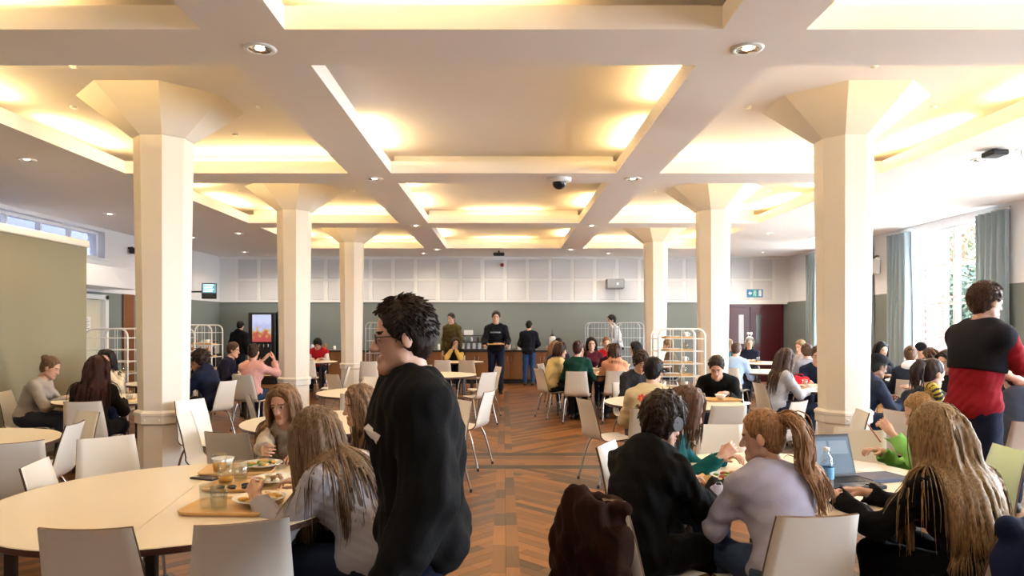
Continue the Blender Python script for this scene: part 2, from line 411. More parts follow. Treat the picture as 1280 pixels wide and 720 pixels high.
# high strip window, left
M_frame = mat('window_frame_paint', (.80, .80, .80), .45)
def glazing(name, x, y0, y1, z0, z1, ny, zs, label, dep=.09, bar=.035, fat=None):
    """frame and panes in a side wall; zs = heights of horizontal bars"""
    mb = MB(); xa, xb = x - dep / 2, x + dep / 2
    for y in (y0, y1): mb.box(xa - .02, xb + .02, y - .05 if y == y1 else y, y if y == y1 else y + .05, z0, z1, bev=.006)
    for z in (z0, z1): mb.box(xa - .02, xb + .02, y0, y1, z - .05 if z == z1 else z, z if z == z1 else z + .05, bev=.006)
    w = tag(mb.build(name, M_frame), label, kind='structure')
    mb = MB()
    for k in range(1, ny):
        y = y0 + (y1 - y0) * k / ny; t = bar * (2.2 if fat and k in fat else 1) / 2; mb.box(xa, xb, y - t, y + t, z0 + .05, z1 - .05)
    for z in zs[1:-1]: mb.box(xa + .004, xb - .004, y0 + .05, y1 - .05, z - bar / 2, z + bar / 2)
    mb.build('glazing_bar', M_frame, w)
    for k in range(ny):
        for a, b in zip(zs, zs[1:]):
            mb = MB(); q0, q1 = y0 + (y1 - y0) * k / ny, y0 + (y1 - y0) * (k + 1) / ny; mb.box(x - .003, x + .003, q0, q1, a, b); mb.build('pane', M_glass, w)
    return w
w0 = glazing('window_1', -HALL_X - .2, *LWIN, 10, [2.86, 3.38], 'high strip window of small panes near the ceiling', fat=(4,))
mb = MB(); mb.box(-HALL_X - .02, -HALL_X + .05, LWIN[0], LWIN[1] + .05, LWIN[2] - .04, LWIN[2], bev=.008); mb.build('window_sill', M_frame, w0)
# tall windows, right
M_curt = mat('blue_grey_curtain', (.30, .37, .40), .9, var=.08, vscale=4, bump=.1, bscale=200, sheen=.2)
def curtain(y0, y1, label, seed):
    rr = random.Random(seed); mb = MB(); n = int((y1 - y0) / .018); rings = []; ph = rr.random() * 6
    for z, sp in ((.05, 1.0), (1.0, .98), (2.2, .97), (3.0, .96), (3.34, .96)):
        row = []
        for i in range(n + 1):
            t = i / n; y = (y0 + y1) / 2 + (t - .5) * (y1 - y0) * sp
            a = .065 * math.sin(t * (y1 - y0) / .15 * 6.283 + ph) + .012 * math.sin(t * 37 + z * 1.3)
            row.append((a * (1.0 if z > 2.5 else 1.15), y, z))
        rings.append(row + [(a + .006, y, z) for a, y, z in reversed(row)])
    mb.loft(rings, 0, True, True)
    o = mb.build('curtain', M_curt, None, (HALL_X - .11, 0, 0)); tag(o, label, 'curtain', 'curtains at the tall windows')
    mb = MB(); mb.cyl((-.0, y0 - .05, 3.36), (0, y1 + .05, 3.36), .014); mb.build('curtain_track', M_trim, o)
    return o
for k, (a, b) in enumerate(WIN_Y):
    glazing(f'window_{k + 2}', HALL_X + .2, a, b, *WIN_Z, 4, [.75, 1.35, 1.95, 2.06, 2.65, 3.32], 'tall white window with four columns of panes', fat=(2,))
    mb = MB(); mb.box(HALL_X - .05, HALL_X + .15, a - .03, b + .03, WIN_Z[0] - .05, WIN_Z[0], bev=.01); tag(mb.build(f'trim_{k + 10}', M_frame), 'white window board under a tall window', kind='structure')
curtain(13.30, 14.0, 'blue-grey curtain at the far side of the window beside the wall speaker', 1)
curtain(10.72, 11.42, 'blue-grey curtain at the near side of the window overlooking the brick pier', 2)
curtain(17.2, 17.85, 'blue-grey curtain nearest the dark red doors', 3)
curtain(14.75, 15.35, 'blue-grey curtain on the wall side of the speaker, hidden by the column', 4)
# skirting
for sx, nm in ((-1, 'left'), (1, 'right')):
    mb = MB(); mb.box(*sorted((sx * HALL_X, sx * (HALL_X - .02))), NEAR_Y, 12.6 if sx < 0 else FAR_Y, 0, .14, bev=.005)
    tag(mb.build('baseboard_' + nm, M_trim), f'white skirting board along the {nm} wall', kind='structure')

# dark red double door on the back wall
M_door = wood_mat('dark_red_door', '3a0c12', '55151d', .3, (6, 6, 1))
mb = MB(); X0, X1 = 6.17, 7.70
for a, b in ((X0, X0 + .06), (X1 - .06, X1)): mb.box(a, b, FAR_Y - .05, FAR_Y, 0, 2.12)
mb.box(X0, X1, FAR_Y - .05, FAR_Y, 2.06, 2.14)
d2 = tag(mb.build('door_2', M_door), 'dark red double door under the blue exit sign', kind='structure')
xm = (X0 + X1) / 2 - .15
for a, b, wx in ((X0 + .06, xm, xm - .25), (xm, X1 - .06, xm + .22)):
    mb = MB(); mb.box(a + .004, b - .004, FAR_Y - .045, FAR_Y - .002, .005, 2.055, bev=.004); lf = mb.build('door_leaf', M_door, d2)
    mb = MB(); mb.box(wx - .07, wx + .07, FAR_Y - .052, FAR_Y - .04, 1.05, 1.85, bev=.004)
    mb.build('vision_panel', mat('pale_panel', (.55, .58, .62), .15) if wx < xm else mat('dark_panel', (.07, .07, .06), .15), lf)
    hx = xm - .06 if wx < xm else xm + .06
    mb = MB(); mb.tube([(hx, FAR_Y - .05, .95), (hx, FAR_Y - .1, .97), (hx, FAR_Y - .1, 1.2), (hx, FAR_Y - .05, 1.22)], .012); mb.build('handle', M_steel, lf)
mb = MB(); mb.box(X0, X1 + .1, FAR_Y - .06, FAR_Y, 2.14, 2.21); tag(mb.build('trim_5', M_trim), 'white lintel strip over the dark red doors', kind='structure')
# ================================================================ CHAIRS
M_shell = mat('chair_laminate', (.78, .74, .67), .35, var=.02, vscale=3)
M_edge = mat('chair_ply_edge', (.10, .045, .02), .5)
CH_H = .835
def chair_shell():
    prof = smooth_path([(0, .225, .425), (0, .205, .447), (0, .10, .45), (0, -.06, .437), (0, -.145, .442), (0, -.192, .478), (0, -.212, .55), (0, -.235, .65), (0, -.262, .75), (0, -.288, CH_H)], 4)
    P = [Vector(p) for p in prof]; n = len(P); nx = 8; up, dn = [], []
    for i, p in enumerate(P):
        t = (P[min(i + 1, n - 1)] - P[max(i - 1, 0)]).normalized(); nr = Vector((0, -t.z, t.y))   # outward (under / behind)
        if nr.z > 0 and i < 14: nr = -nr
        u = i / (n - 1); s = abs(p.z - .445)
        hw = .205 if p.z < .46 and p.y > -.1 else .198 - .034 * min(1, max(0, (p.z - .46) / .37))
        if p.z > .76: hw -= .0
        r1, r2 = [], []
        for k in range(nx + 1):
            a = k / nx * 2 - 1; c = .016 * (a * a - .4) * (1 if p.z > .5 else .35)
            q = p - nr * c + Vector((a * hw, 0, 0)); r1.append(q); r2.append(q + nr * .011)
        up.append(r1); dn.append(r2)
    mb = MB(); rings = [a + b[::-1] for a, b in zip(up, dn)]; m = 2 * (nx + 1)
    vs = [p for r in rings for p in r]; fs, ms = [], []
    for i in range(n - 1):
        for k in range(m):
            j = (k + 1) % m; fs.append((i * m + k, i * m + j, (i + 1) * m + j, (i + 1) * m + k)); ms.append(1 if k in (nx, m - 1) else 0)
    mb.add(vs, fs, 0, True); mb.m = ms; mb.s = [x == 0 for x in ms]
    for r, fl in ((rings[0], 1), (rings[-1], 0)):
        fs2 = [(k, k + 1, m - 2 - k, m - 1 - k) if fl == 0 else (m - 1 - k, m - 2 - k, k + 1, k) for k in range(nx)]
        mb.add(r, fs2, 1, False)
    return mb.mesh('shell', [M_shell, M_edge])
ME_shell = chair_shell()
def leg_mesh(sx, sy):
    mb = MB()
    if sy > 0: pts = [(sx * .10, .02, .424), (sx * .165, .10, .422), (sx * .178, .135, .40), (sx * .195, .165, .30), (sx * .215, .205, .015)]
    else: pts = [(sx * .10, -.02, .424), (sx * .165, -.085, .422), (sx * .178, -.12, .40), (sx * .195, -.16, .30), (sx * .215, -.235, .015)]
    mb.tube(smooth_path(pts, 3), .0105, 7); return mb.mesh('leg', M_chrome)
ME_leg = {(a, b): leg_mesh(a, b) for a in (-1, 1) for b in (-1, 1)}
_m = MB(); _m.cyl((0, 0, 0), (0, 0, .03), .014, n=8); ME_foot = _m.mesh('foot_cap', M_black)
_m = MB(); _m.box(-.11, .11, -.09, .09, .418, .434, bev=.005); ME_plate = _m.mesh('seat_bracket', M_dark)
CHAIRS = []
def chair(x, y, yaw, label, group='white stacking chairs'):
    t = empty('dining_chair', (x, y, 0), R(yaw)); tag(t, label, 'chair', group)
    link('shell', ME_shell, t); link('seat_bracket', ME_plate, t)
    for k, me in ME_leg.items():
        l = link('leg', me, t); link('foot_cap', ME_foot, l, (k[0] * .215, .205 if k[1] > 0 else -.235, 0))
    CHAIRS.append((x, y)); return t
# ================================================================ TABLES
M_top = mat('table_laminate', (.80, .70, .53), .32, var=.02, vscale=2)
M_tedge = mat('table_edge', (.065, .022, .014), .4)
M_tleg = mat('table_leg_metal', (.05, .04, .042), .4, .4)
TZ = .74
def top_mesh(poly):
    mb = MB(); b = .004
    ins = lambda e, z: [(x * (1 - e), y * (1 - e), z) for x, y in poly]
    mb.loft([ins(.006, TZ - .03), ins(0, TZ - .026), ins(0, TZ - .004)], 1, False, False)
    n = len(poly); mb.add(ins(0, TZ - .004) + ins(.005, TZ), [(i, (i + 1) % n, n + (i + 1) % n, n + i) for i in range(n)], 0, False)
    mb.add(ins(.005, TZ), [tuple(range(n))], 0); mb.add(ins(.006, TZ - .03), [tuple(range(n - 1, -1, -1))], 1)
    return mb
def leg_pair(t, p, q):
    """two square legs with a foot rail between"""
    for a in (p, q):
        mb = MB(); mb.box(a[0] - .02, a[0] + .02, a[1] - .02, a[1] + .02, .0, TZ - .03, bev=.004); mb.build('leg', M_tleg, t)
    for z, nm in ((.045, 'foot_rail'), (TZ - .055, 'apron_rail')):
        M = frame_mat((p[0], p[1], z), (q[0], q[1], z)); l = math.hypot(p[0] - q[0], p[1] - q[1])
        mb = MB(); mb.box(-.018, .018, -.018, .018, 0, l, 0, M); mb.build(nm, M_tleg, t)
TABLES = {}
def round_table(key, x, y, r, label, rot=0):
    t = empty('round_table', (x, y, 0), R(rot)); tag(t, label, 'table', 'round dining tables')
    mb = top_mesh([(r * math.cos(2 * math.pi * i / 56), r * math.sin(2 * math.pi * i / 56)) for i in range(56)]); mb.build('tabletop', [M_top, M_tedge], t)
    a = r * .52
    leg_pair(t, (-a, -a), (-a, a)); leg_pair(t, (a, -a), (a, a)); TABLES[key] = (x, y, r); return t
def half_table(x, y, r, rot, label):
    t = empty('half_round_table', (x, y, 0), R(rot)); tag(t, label, 'table', 'half-round tables pushed together')
    poly = [(.001, -r)] + [(max(.001, r * math.cos(R(-90 + 180 * i / 32))), r * math.sin(R(-90 + 180 * i / 32))) for i in range(1, 32)] + [(.001, r)]
    c = r * .42; pl = [(px - c, py) for px, py in poly]; mb = top_mesh(pl)
    mb.v = [(a + c, b, z) for a, b, z in mb.v]; mb.build('tabletop', [M_top, M_tedge], t)
    leg_pair(t, (.10, -r * .84), (.10, r * .84)); leg_pair(t, (r * .70, -r * .42), (r * .70, r * .42)); return t
half_table(-1.53, 3.32, .81, 8, 'window-side half of the big cream round table holding the food trays')
half_table(-1.53, 3.32, .81, 188, 'empty partition-side half of the big cream round table split by a seam')
TABLES['A'] = (-1.53, 3.32, .81)
for k, x, y, r, lab, rot in (
    ('B', 1.55, 3.72, .75, 'cream round table holding the open laptop and salad trays', 20),
    ('C', -1.45, 5.95, .75, 'bare cream round table behind the three long-haired girls', 10),
    ('D', -3.88, 4.85, .70, 'bare cream round table in front of the olive partition', 0),
    ('E', -4.28, 7.75, .62, 'round table beside the olive partition with a woman in grey sweater', 15),
    ('F', -1.55, 8.55, .72, 'bare round table next behind the one by the long-haired girls', 5),
    ('G', -4.75, 9.95, .58, 'round table between the first two columns with a woman in navy jacket', 0),
    ('H', -3.98, 11.95, .60, 'round table of the woman in the pink sweater', 0),
    ('I', -1.15, 11.6, .70, 'empty round table on the aisle ringed by white chairs', 30),
    ('J', -4.35, 15.75, .60, 'round table where a person in red sits', 0),
    ('K', -1.0, 15.75, .55, 'small round table before the counter with a woman resting her chin', 0),
    ('L', 1.65, 12.2, .78, 'round table crowded by the group with the green sweater', 10),
    ('M', 1.80, 7.45, .72, 'round table of the person in the flower-backed sweater', 10),
    ('N', 4.10, 9.15, .66, 'round table of the woman with long brown hair and sunglasses on her head', 0),
    ('O', 4.70, 6.60, .72, 'round table between the first window-side column and the windows', 0),
    ('P', 4.75, 12.4, .70, 'round table beyond the second window-side column', 0),
    ('Q', 5.65, 15.3, .70, 'round table nearest the dark red doors', 0),
    ('S', 6.35, 10.2, .70, 'round table under the tall window', 0),
    ('T', 2.75, 14.2, .65, 'round table behind the crowded group, near the back racks', 0)):
    round_table(k, x, y, r, lab, rot)
# ---- empty chairs (people bring their own)
for x, y, yaw, lab in (
    (-1.49, 2.76, 2, 'empty chair with its back to the camera side, at the seam of the big table'),
    (-1.06, 2.82, 22, 'empty chair beside the girl in grey sweatshirt at the big table'),
    (-2.17, 3.71, -78, 'empty chair tucked at the partition end of the big split table'),
    (-2.36, 4.28, -138, 'empty chair across the big split table from the trays'),
    (-1.80, 4.97, -12, 'empty chair between the big split table and the bare table behind it'),
    (-3.43, 5.10, 100, 'empty chair drawn up to the bare table by the partition, angled inward'),
    (-3.62, 5.62, 150, 'empty chair on the column side of the bare table by the partition'),
    (-3.17, 4.52, 35, 'empty chair at the bare table by the partition, behind the big split table'),
    (-4.75, 5.35, -118, 'empty chair between the olive partition and the bare table'),
    (-2.78, 6.62, -118, 'tall-looking white chair beside the first partition-side column'),
    (-2.32, 5.72, -85, 'empty chair tucked at the column side of the bare table'),
    (-2.45, 7.50, -60, 'empty chair behind the bare table, turned to the aisle'),
    (-0.62, 6.55, 125, 'empty chair at the aisle side of the bare table hidden by the walking man'),
    (-1.55, 7.62, 0, 'empty chair with its back to the bare table, facing the second one'),
    (-2.45, 8.65, -92, 'empty chair at the partition end of the second bare table'),
    (-0.42, 7.72, 70, 'lone empty chair standing out on the aisle by the cross band'),
    (-1.85, 9.48, 170, 'empty chair on the far side of the second bare table'),
    (-2.35, 10.55, -40, 'empty chair facing the aisle beyond the second bare table'),
    (-1.50, 10.65, -15, 'empty chair at the aisle table, backed by the second bare table'),
    (-0.42, 10.95, 45, 'empty chair on the aisle corner of the ringed empty table'),
    (-0.35, 12.1, 110, 'empty chair on the far aisle side of the ringed empty table'),
    (-1.55, 12.55, 160, 'empty chair on the far side of the ringed empty table'),
    (-3.0, 12.3, 95, 'empty chair beside the second partition-side column'),
    (-4.15, 14.85, 10, 'empty chair at the table of the person in red'),
    (-2.75, 14.3, 10, 'empty chair before the third partition-side column'),
    (-1.30, 14.85, 5, 'white chair before the small table, on the partition side of its twin'),
    (-0.72, 14.75, -10, 'white chair before the small table, on the aisle side of its twin'),
    (1.98, 6.52, 6, 'empty chair backed toward the girl with the ponytail'),
    (2.62, 6.85, 40, 'white chair turned aside behind the ponytail girl, near the column'),
    (1.05, 6.95, -70, 'empty chair edge-on beside the flower-backed sweater'),
    (1.55, 4.78, 178, 'white chair across the laptop table, facing the ponytail girl'),
    (2.28, 4.62, 140, 'empty chair by the first window-side column, across the laptop table'),
    (2.75, 5.95, 80, 'white chair standing between the column and the laptop table'),
    (3.25, 10.05, -130, 'empty chair behind the woman with sunglasses on her head'),
    (3.55, 3.05, 150, 'white chair edge-on beside the blue coat'),
    (5.60, 11.95, 62, 'empty chair at the table beyond the second window-side column'),
    (6.25, 14.6, 35, 'empty chair at the table nearest the dark red doors')):
    chair(x, y, yaw, lab, 'empty white chairs')

# ================================================================ TRAY RACKS
M_rack = mat('white_tube', (.72, .70, .66), .35)
M_rackd = mat('grey_tube', (.42, .43, .45), .4, .5)
M_traywood = wood_mat('tray_wood', 'b98a4e', 'e0ba7c', .4, (3, 14, 1))
_m = MB(); _m.box(-.20, .20, -.14, .14, 0, .012, bev=.005); _m.box(-.20, .20, -.14, -.13, .01, .024); _m.box(-.20, .20, .13, .14, .01, .024); _m.box(-.20, -.19, -.14, .14, .01, .024); _m.box(.19, .20, -.14, .14, .01, .024)
ME_ctray = _m.mesh('canteen_tray', M_traywood)
def rack(x, y, yaw, w, d, h, label, m=M_rack, shelves=7, bays=1):
    t = empty('tray_rack', (x, y, 0), R(yaw)); tag(t, label, 'rack', 'wheeled tray racks')
    for sy in (-1, 1):
        mb = MB(); rr = .11
        pts = [(-w / 2, sy * d / 2, .12)] + [(-w / 2 + rr + a, sy * d / 2, h - rr + b) for a, b in arc(0, 0, rr, 180, 90, 5)] + [(w / 2 - rr + a, sy * d / 2, h - rr + b) for a, b in arc(0, 0, rr, 90, 0, 5)] + [(w / 2, sy * d / 2, .12)]
        mb.tube(pts, .014, 8); mb.build('end_frame', m, t)
        mb = MB(); mb.box(-w / 2, w / 2, sy * d / 2 - .01, sy * d / 2 + .01, .14, .165); mb.build('bottom_rail', m, t)
        for k in range(1, 4): 
            mb = MB(); xx = -w / 2 + w * k / 4; mb.cyl((xx, sy * d / 2, .15), (xx, sy * d / 2, h - .01), .005, n=6); mb.build('upright_wire', m, t)
    for k in range(shelves):
        z = .28 + (h - .42) * k / (shelves - 1); mb = MB()
        for sx in (-1, 1): mb.cyl((sx * w / 2, -d / 2, z), (sx * w / 2, d / 2, z), .006, n=6)
        for j in range(5): mb.cyl((-w / 2, -d / 2 + d * j / 4, z), (w / 2, -d / 2 + d * j / 4, z), .0045, n=5)
        mb.build('wire_shelf', m, t)
    for sx in (-1, 1):
        for sy in (-1, 1):
            mb = MB(); px, py = sx * w / 2, sy * d / 2; mb.cyl((px - .012, py, .045), (px + .012, py, .045), .045, n=12); mb.box(px - .02, px + .02, py - .015, py + .015, .05, .12); mb.build('castor', M_dark, t)
    return t
rack(2.53, 10.2, 0, .66, .52, 1.50, 'white arched rack of used trays between the second column and the dark-haired diners')
rack(-5.95, 10.75, 0, .62, .5, 1.50, 'white arched rack just behind the end of the olive partition')
rack(-5.22, 10.95, 0, .55, .5, 1.50, 'white arched rack between the partition rack and the first column', shelves=6)
rack(-5.62, 13.1, 0, .52, .5, 1.56, 'white arched rack standing before the shelf of books', shelves=6)
rack(-3.05, 17.1, 0, .55, .5, 1.62, 'thin grey rack behind the walking man, against the sage wall', M_rackd, 5)
rack(2.45, 17.8, 0, .68, .5, 1.62, 'grey rack before the sage wall, beside the worker in dark apron', M_rackd, 6)
rack(3.22, 17.9, 0, .62, .5, 1.62, 'grey rack before the sage wall, hidden partly by the third column', M_rackd, 6)
# loaded trays: each a tray with crockery standing in it
M_china = mat('white_china', (.80, .80, .78), .25)
_m = MB(); _m.lathe([(.001, .0), (.06, .0), (.075, .006), (.115, .018), (.117, .021), (.113, .021), (.072, .011), (.001, .009)], 28, 0, None, True, False); ME_plate2 = _m.mesh('dinner_plate', M_china)
_m = MB(); _m.lathe([(.001, .0), (.032, .0), (.038, .1), (.036, .1), (.030, .008), (.001, .008)], 18, 0, None, True, False); ME_glass = _m.mesh('drinking_glass', glass_mat('tumbler_glass', (.93, .95, .94), .14))
_m = MB(); _m.lathe([(.001, 0), (.03, 0), (.045, .02), (.062, .055), (.059, .055), (.042, .022), (.001, .008)], 22, 0, None, True, False); ME_bowl = _m.mesh('bowl', M_china)
_m = MB(); _m.lathe([(.001, 0), (.028, 0), (.036, .08), (.034, .08), (.026, .006), (.001, .006)], 18, 0, None, True, False)
_m.tube([(.034, 0, .065), (.058, 0, .06), (.06, 0, .035), (.032, 0, .02)], .005, 6); ME_mug = _m.mesh('mug', M_china)
def put(me, name, x, y, z, label, cat, group, rz=0):
    o = link(name, me, None, (x, y, z), R(rz)); return tag(o, label, cat, group)
def rack_trays(x, y, w, h, shelves, idx, where):
    for j_, k in enumerate(idx):
        od = 'lowest' if j_ == 0 else 'topmost' if j_ == len(idx) - 1 else ['', 'second-lowest', 'third-lowest', 'fourth-lowest', 'fifth-lowest'][j_]
        z = .28 + (h - .42) * k / (shelves - 1) + .0065
        put(ME_ctray, 'canteen_tray', x, y, z, f'{od} wooden canteen tray in {where}', 'tray', 'trays in the racks')
        rr = random.Random(k * 7 + int(x * 10))
        put(ME_plate2, 'dinner_plate', x - .08, y + .0, z + .013, f'used white plate on the {od} tray in {where}', 'plate', 'used plates in the racks')
        put(ME_glass if k % 2 else ME_mug, 'drinking_glass' if k % 2 else 'mug', x + .11, y + rr.uniform(-.06, .06), z + .013, (f'empty glass on the {od} tray in {where}' if k % 2 else f'white mug on the {od} tray in {where}'), 'cup', 'used cups in the racks')
rack_trays(2.53, 10.2, .66, 1.5, 7, (1, 2, 3, 4, 5, 6), 'the white rack by the second column')
rack_trays(-5.62, 13.1, .52, 1.56, 6, (2, 3, 4), 'the white rack before the bookshelf')
rack_trays(-5.95, 10.75, .62, 1.5, 7, (2, 3), 'the rack behind the partition end')

# ================================================================ BACK COUNTER
M_cab = wood_mat('counter_oak', '6b4324', '8d5e35', .45, (9, 9, 1))
M_work = mat('dark_worktop', (.018, .016, .016), .3)
CF = 18.62
xs = [-5.50 + .87 * i for i in range(9)]
for i, x in enumerate(xs[:-1]):
    t = empty('counter_cabinet', (x + .435, CF + .3, 0)); tag(t, ['oak counter cabinet at the drinks machine end, beside the books', 'oak counter cabinet beneath the drinks machine', 'oak counter cabinet behind the person in red', 'oak counter cabinet on the wall side of the person in red', 'oak counter cabinet behind the walking man', 'oak counter cabinet below the condiment stand', 'oak counter cabinet behind the man carrying a tray', 'oak counter cabinet before the man in blue jeans'][i], 'cabinet', 'counter cabinets')
    mb = MB(); mb.box(-.43, .43, -.27, .36, .12, .85); mb.build('body', M_cab, t)
    for sx in (-1, 1):
        mb = MB(); a, b = sorted((sx * .006, sx * .425)); mb.box(a, b, -.292, -.271, .13, .84, bev=.004); dr = mb.build('cabinet_door', M_cab, t)
        mb = MB(); mb.tube([(sx * .05, -.292, .6), (sx * .05, -.315, .61), (sx * .05, -.315, .71), (sx * .05, -.292, .72)], .005, 6); mb.build('handle', M_steel, dr)
    mb = MB(); mb.box(-.434, .434, -.23, .36, 0, .12); mb.build('plinth', M_black, t)
mb = MB(); mb.box(-5.54, 1.55, CF - .02, FAR_Y, .853, .895, bev=.006)
tag(mb.build('worktop', M_work), 'long dark worktop running along the back counter', 'worktop')
mb = MB(); mb.box(1.46, 1.52, CF + .02, FAR_Y, 0, .85); tag(mb.build('counter_end_panel', M_cab), 'oak end panel closing the back counter', 'panel')
WZ = .895
# condiment stand
t = empty('condiment_stand', (-.78, CF + .33, WZ)); tag(t, 'black two-tier condiment stand on the back counter', 'stand')
for z in (.005, .2, .38):
    mb = MB(); mb.box(-.42, .42, -.14, .14, z, z + .02, bev=.004); mb.build('shelf', M_black, t)
for sx in (-1, 1):
    mb = MB(); mb.box(sx * .42 - .012, sx * .42 + .012, -.14, .14, 0, .40); mb.build('side_panel', M_black, t)
M_label = mat('pale_carton', (.72, .72, .74), .6)
for i in range(5):
    mb = MB(); mb.box(-.04, .04, -.04, .04, 0, .15, bev=.01); mb.lathe([(.02, .15), (.02, .165)], 10)
    tag(mb.build('sauce_carton', M_label, None, (-1.1 + i * .15, CF + .30, WZ + .026)), f'pale sauce carton in the black condiment stand, lower tier', 'carton', 'cartons in the condiment stand')
for i in range(4):
    mb = MB(); mb.lathe([(.001, 0), (.032, 0), (.034, .09), (.02, .11), (.018, .13), (.001, .13)], 14, 0, None, True, False)
    tag(mb.build('sauce_jar', [M_steel, M_label, mat('brown_sauce', (.12, .05, .02), .3)][i % 3], None, (-1.05 + i * .18, CF + .30, WZ + .222)), 'small sauce jar in the black condiment stand, upper tier', 'jar', 'jars in the condiment stand')
mb = MB(); mb.box(-.12, .12, -.08, .08, 0, .13, bev=.006); tag(mb.build('paper_box', M_label, None, (-.95, CF + .33, WZ + .402)), 'white box on top of the condiment stand', 'box')
rr = random.Random(5)
jarc = [M_label, M_steel, mat('amber_jar', (.35, .15, .05), .2), mat('green_jar', (.1, .25, .12), .3), M_china, mat('pink_jar', (.6, .25, .22), .4)]
spots = [(-5.2, 0), (-4.85, 2), (-4.6, 4), (-3.3, 1), (-3.12, 4), (-2.9, 2), (-2.45, 3), (-2.2, 4), (-1.95, 1), (-1.75, 4), (-1.55, 3), (.15, 4), (.28, 1), (.42, 4), (.6, 0), (1.18, 5)]
nearby = {0: 'carton', 1: 'steel', 2: 'amber', 3: 'green', 4: 'white', 5: 'pink'}
for i, (x, c) in enumerate(spots):
    mb = MB(); h = rr.uniform(.10, .17); r_ = rr.uniform(.035, .05)
    mb.lathe([(.001, 0), (r_ * .92, 0), (r_, .01), (r_, h * .75), (r_ * .7, h * .85), (r_ * .72, h), (.001, h)], 14, 0, None, True, False)
    tag(mb.build('counter_jar', jarc[c], None, (x, CF + .25 + rr.uniform(0, .2), WZ + .001)), f'{nearby[c]} jar on the dark worktop ' + ('beside the drinks machine' if x < -4 else 'behind the person in red' if x < -2.6 else 'left of the condiment stand' if x < -1.3 else 'between the tray man and the man in jeans' if x < .7 else 'near the clear dispenser'), 'jar', 'jars along the back counter')
# clear drink dispenser with straw
t = empty('juice_dispenser', (1.32, CF + .28, WZ)); tag(t, 'clear juice dispenser with a straw-like tap at the counter end', 'dispenser')
mb = MB(); mb.lathe([(.001, 0), (.09, 0), (.09, .05), (.001, .05)], 18, 0, None, True, False); mb.build('base', M_steel, t)
mb = MB(); mb.lathe([(.08, .05), (.09, .08), (.09, .33), (.05, .37)], 18, 0, None, True, False); mb.build('jar', mat('milky_plastic', (.6, .62, .62), .3), t)
mb = MB(); mb.lathe([(.055, .37), (.055, .40), (.01, .41), (.006, .55), (.001, .55)], 12, 0, None, True, False); mb.build('lid', M_dark, t)
# drinks machine with lit front
t = empty('drinks_machine', (-6.38, 18.75, 0)); tag(t, 'tall black drinks machine with a lit fruit picture', 'drinks machine')
mb = MB(); mb.box(-.36, .36, -.28, .32, 0, 1.90, bev=.02); mb.build('body', M_black, t)
def fruit_mat():
    m = bpy.data.materials.new('lit_fruit_panel'); m.use_nodes = True; nt = m.node_tree; N = nt.nodes; b = N['Principled BSDF']
    tc = N.new('ShaderNodeTexCoord'); v = N.new('ShaderNodeTexVoronoi'); v.inputs['Scale'].default_value = 9; nt.links.new(tc.outputs['Object'], v.inputs[0])
    sp = N.new('ShaderNodeSeparateXYZ'); nt.links.new(tc.outputs['Object'], sp.inputs[0])
    rp = N.new('ShaderNodeValToRGB'); e = rp.color_ramp.elements; e[0].position = 1.12 / 2; e[0].color = (.5, .05, .05, 1); e[1].position = 1.5 / 2; e[1].color = (.62, .68, .95, 1)
    k = e.new(1.22 / 2); k.color = (.7, .42, .04, 1); k = e.new(1.3 / 2); k.color = (.45, .5, .8, 1)
    dv = N.new('ShaderNodeMath'); dv.operation = 'MULTIPLY'; dv.inputs[1].default_value = .5; nt.links.new(sp.outputs[2], dv.inputs[0])
    ad = N.new('ShaderNodeMath'); ad.operation = 'MULTIPLY_ADD'; ad.inputs[1].default_value = -.16; nt.links.new(v.outputs['Distance'], ad.inputs[0]); nt.links.new(dv.outputs[0], ad.inputs[2])
    nt.links.new(ad.outputs[0], rp.inputs[0]); nt.links.new(rp.outputs[0], b.inputs['Emission Color']); b.inputs['Emission Strength'].default_value = .22
    b.inputs['Base Color'].default_value = (.1, .1, .1, 1); return m
mb = MB(); mb.box(-.25, .25, -.292, -.28, 1.12, 1.84, bev=.006); mb.build('lit_panel', fruit_mat(), t)
mb = MB(); mb.box(-.25, .25, -.30, -.28, .78, 1.05, bev=.01); nz = mb.build('dispensing_bay', M_dark, t)
for i in range(4):
    mb = MB(); mb.cyl((-.18 + i * .12, -.32, 1.06), (-.18 + i * .12, -.32, .98), .018, .012, 10); mb.build('nozzle', M_chrome, t)
# second black machine and bookshelf corner
t = empty('coffee_machine', (-5.78, 18.72, 0)); tag(t, 'black upright machine beside the lit drinks machine, behind the second column', 'drinks machine')
mb = MB(); mb.box(-.2, .2, -.25, .33, 0, 1.95, bev=.02); mb.build('body', M_black, t)
mb = MB(); mb.box(.02, .17, -.262, -.25, 1.3, 1.85, bev=.004); mb.build('poster_panel', mat('poster_red_white', (.6, .45, .45), .5, var=.5, vscale=6), t)
t = empty('low_bookcase', (-7.25, 16.6, 0)); tag(t, 'dark low bookcase under the wall screen', 'bookcase')
for z in (.02, .45, .86):
    mb = MB(); mb.box(-.5, .55, -.2, .2, z, z + .03); mb.build('shelf', M_dark, t)
for x in (-.5, .53):
    mb = MB(); mb.box(x, x + .025, -.2, .2, 0, .89); mb.build('side_panel', M_dark, t)
mb = MB(); mb.box(-.5, .55, .18, .2, 0, .89); mb.build('back_panel', M_dark, t)
x = -7.68; i = 0
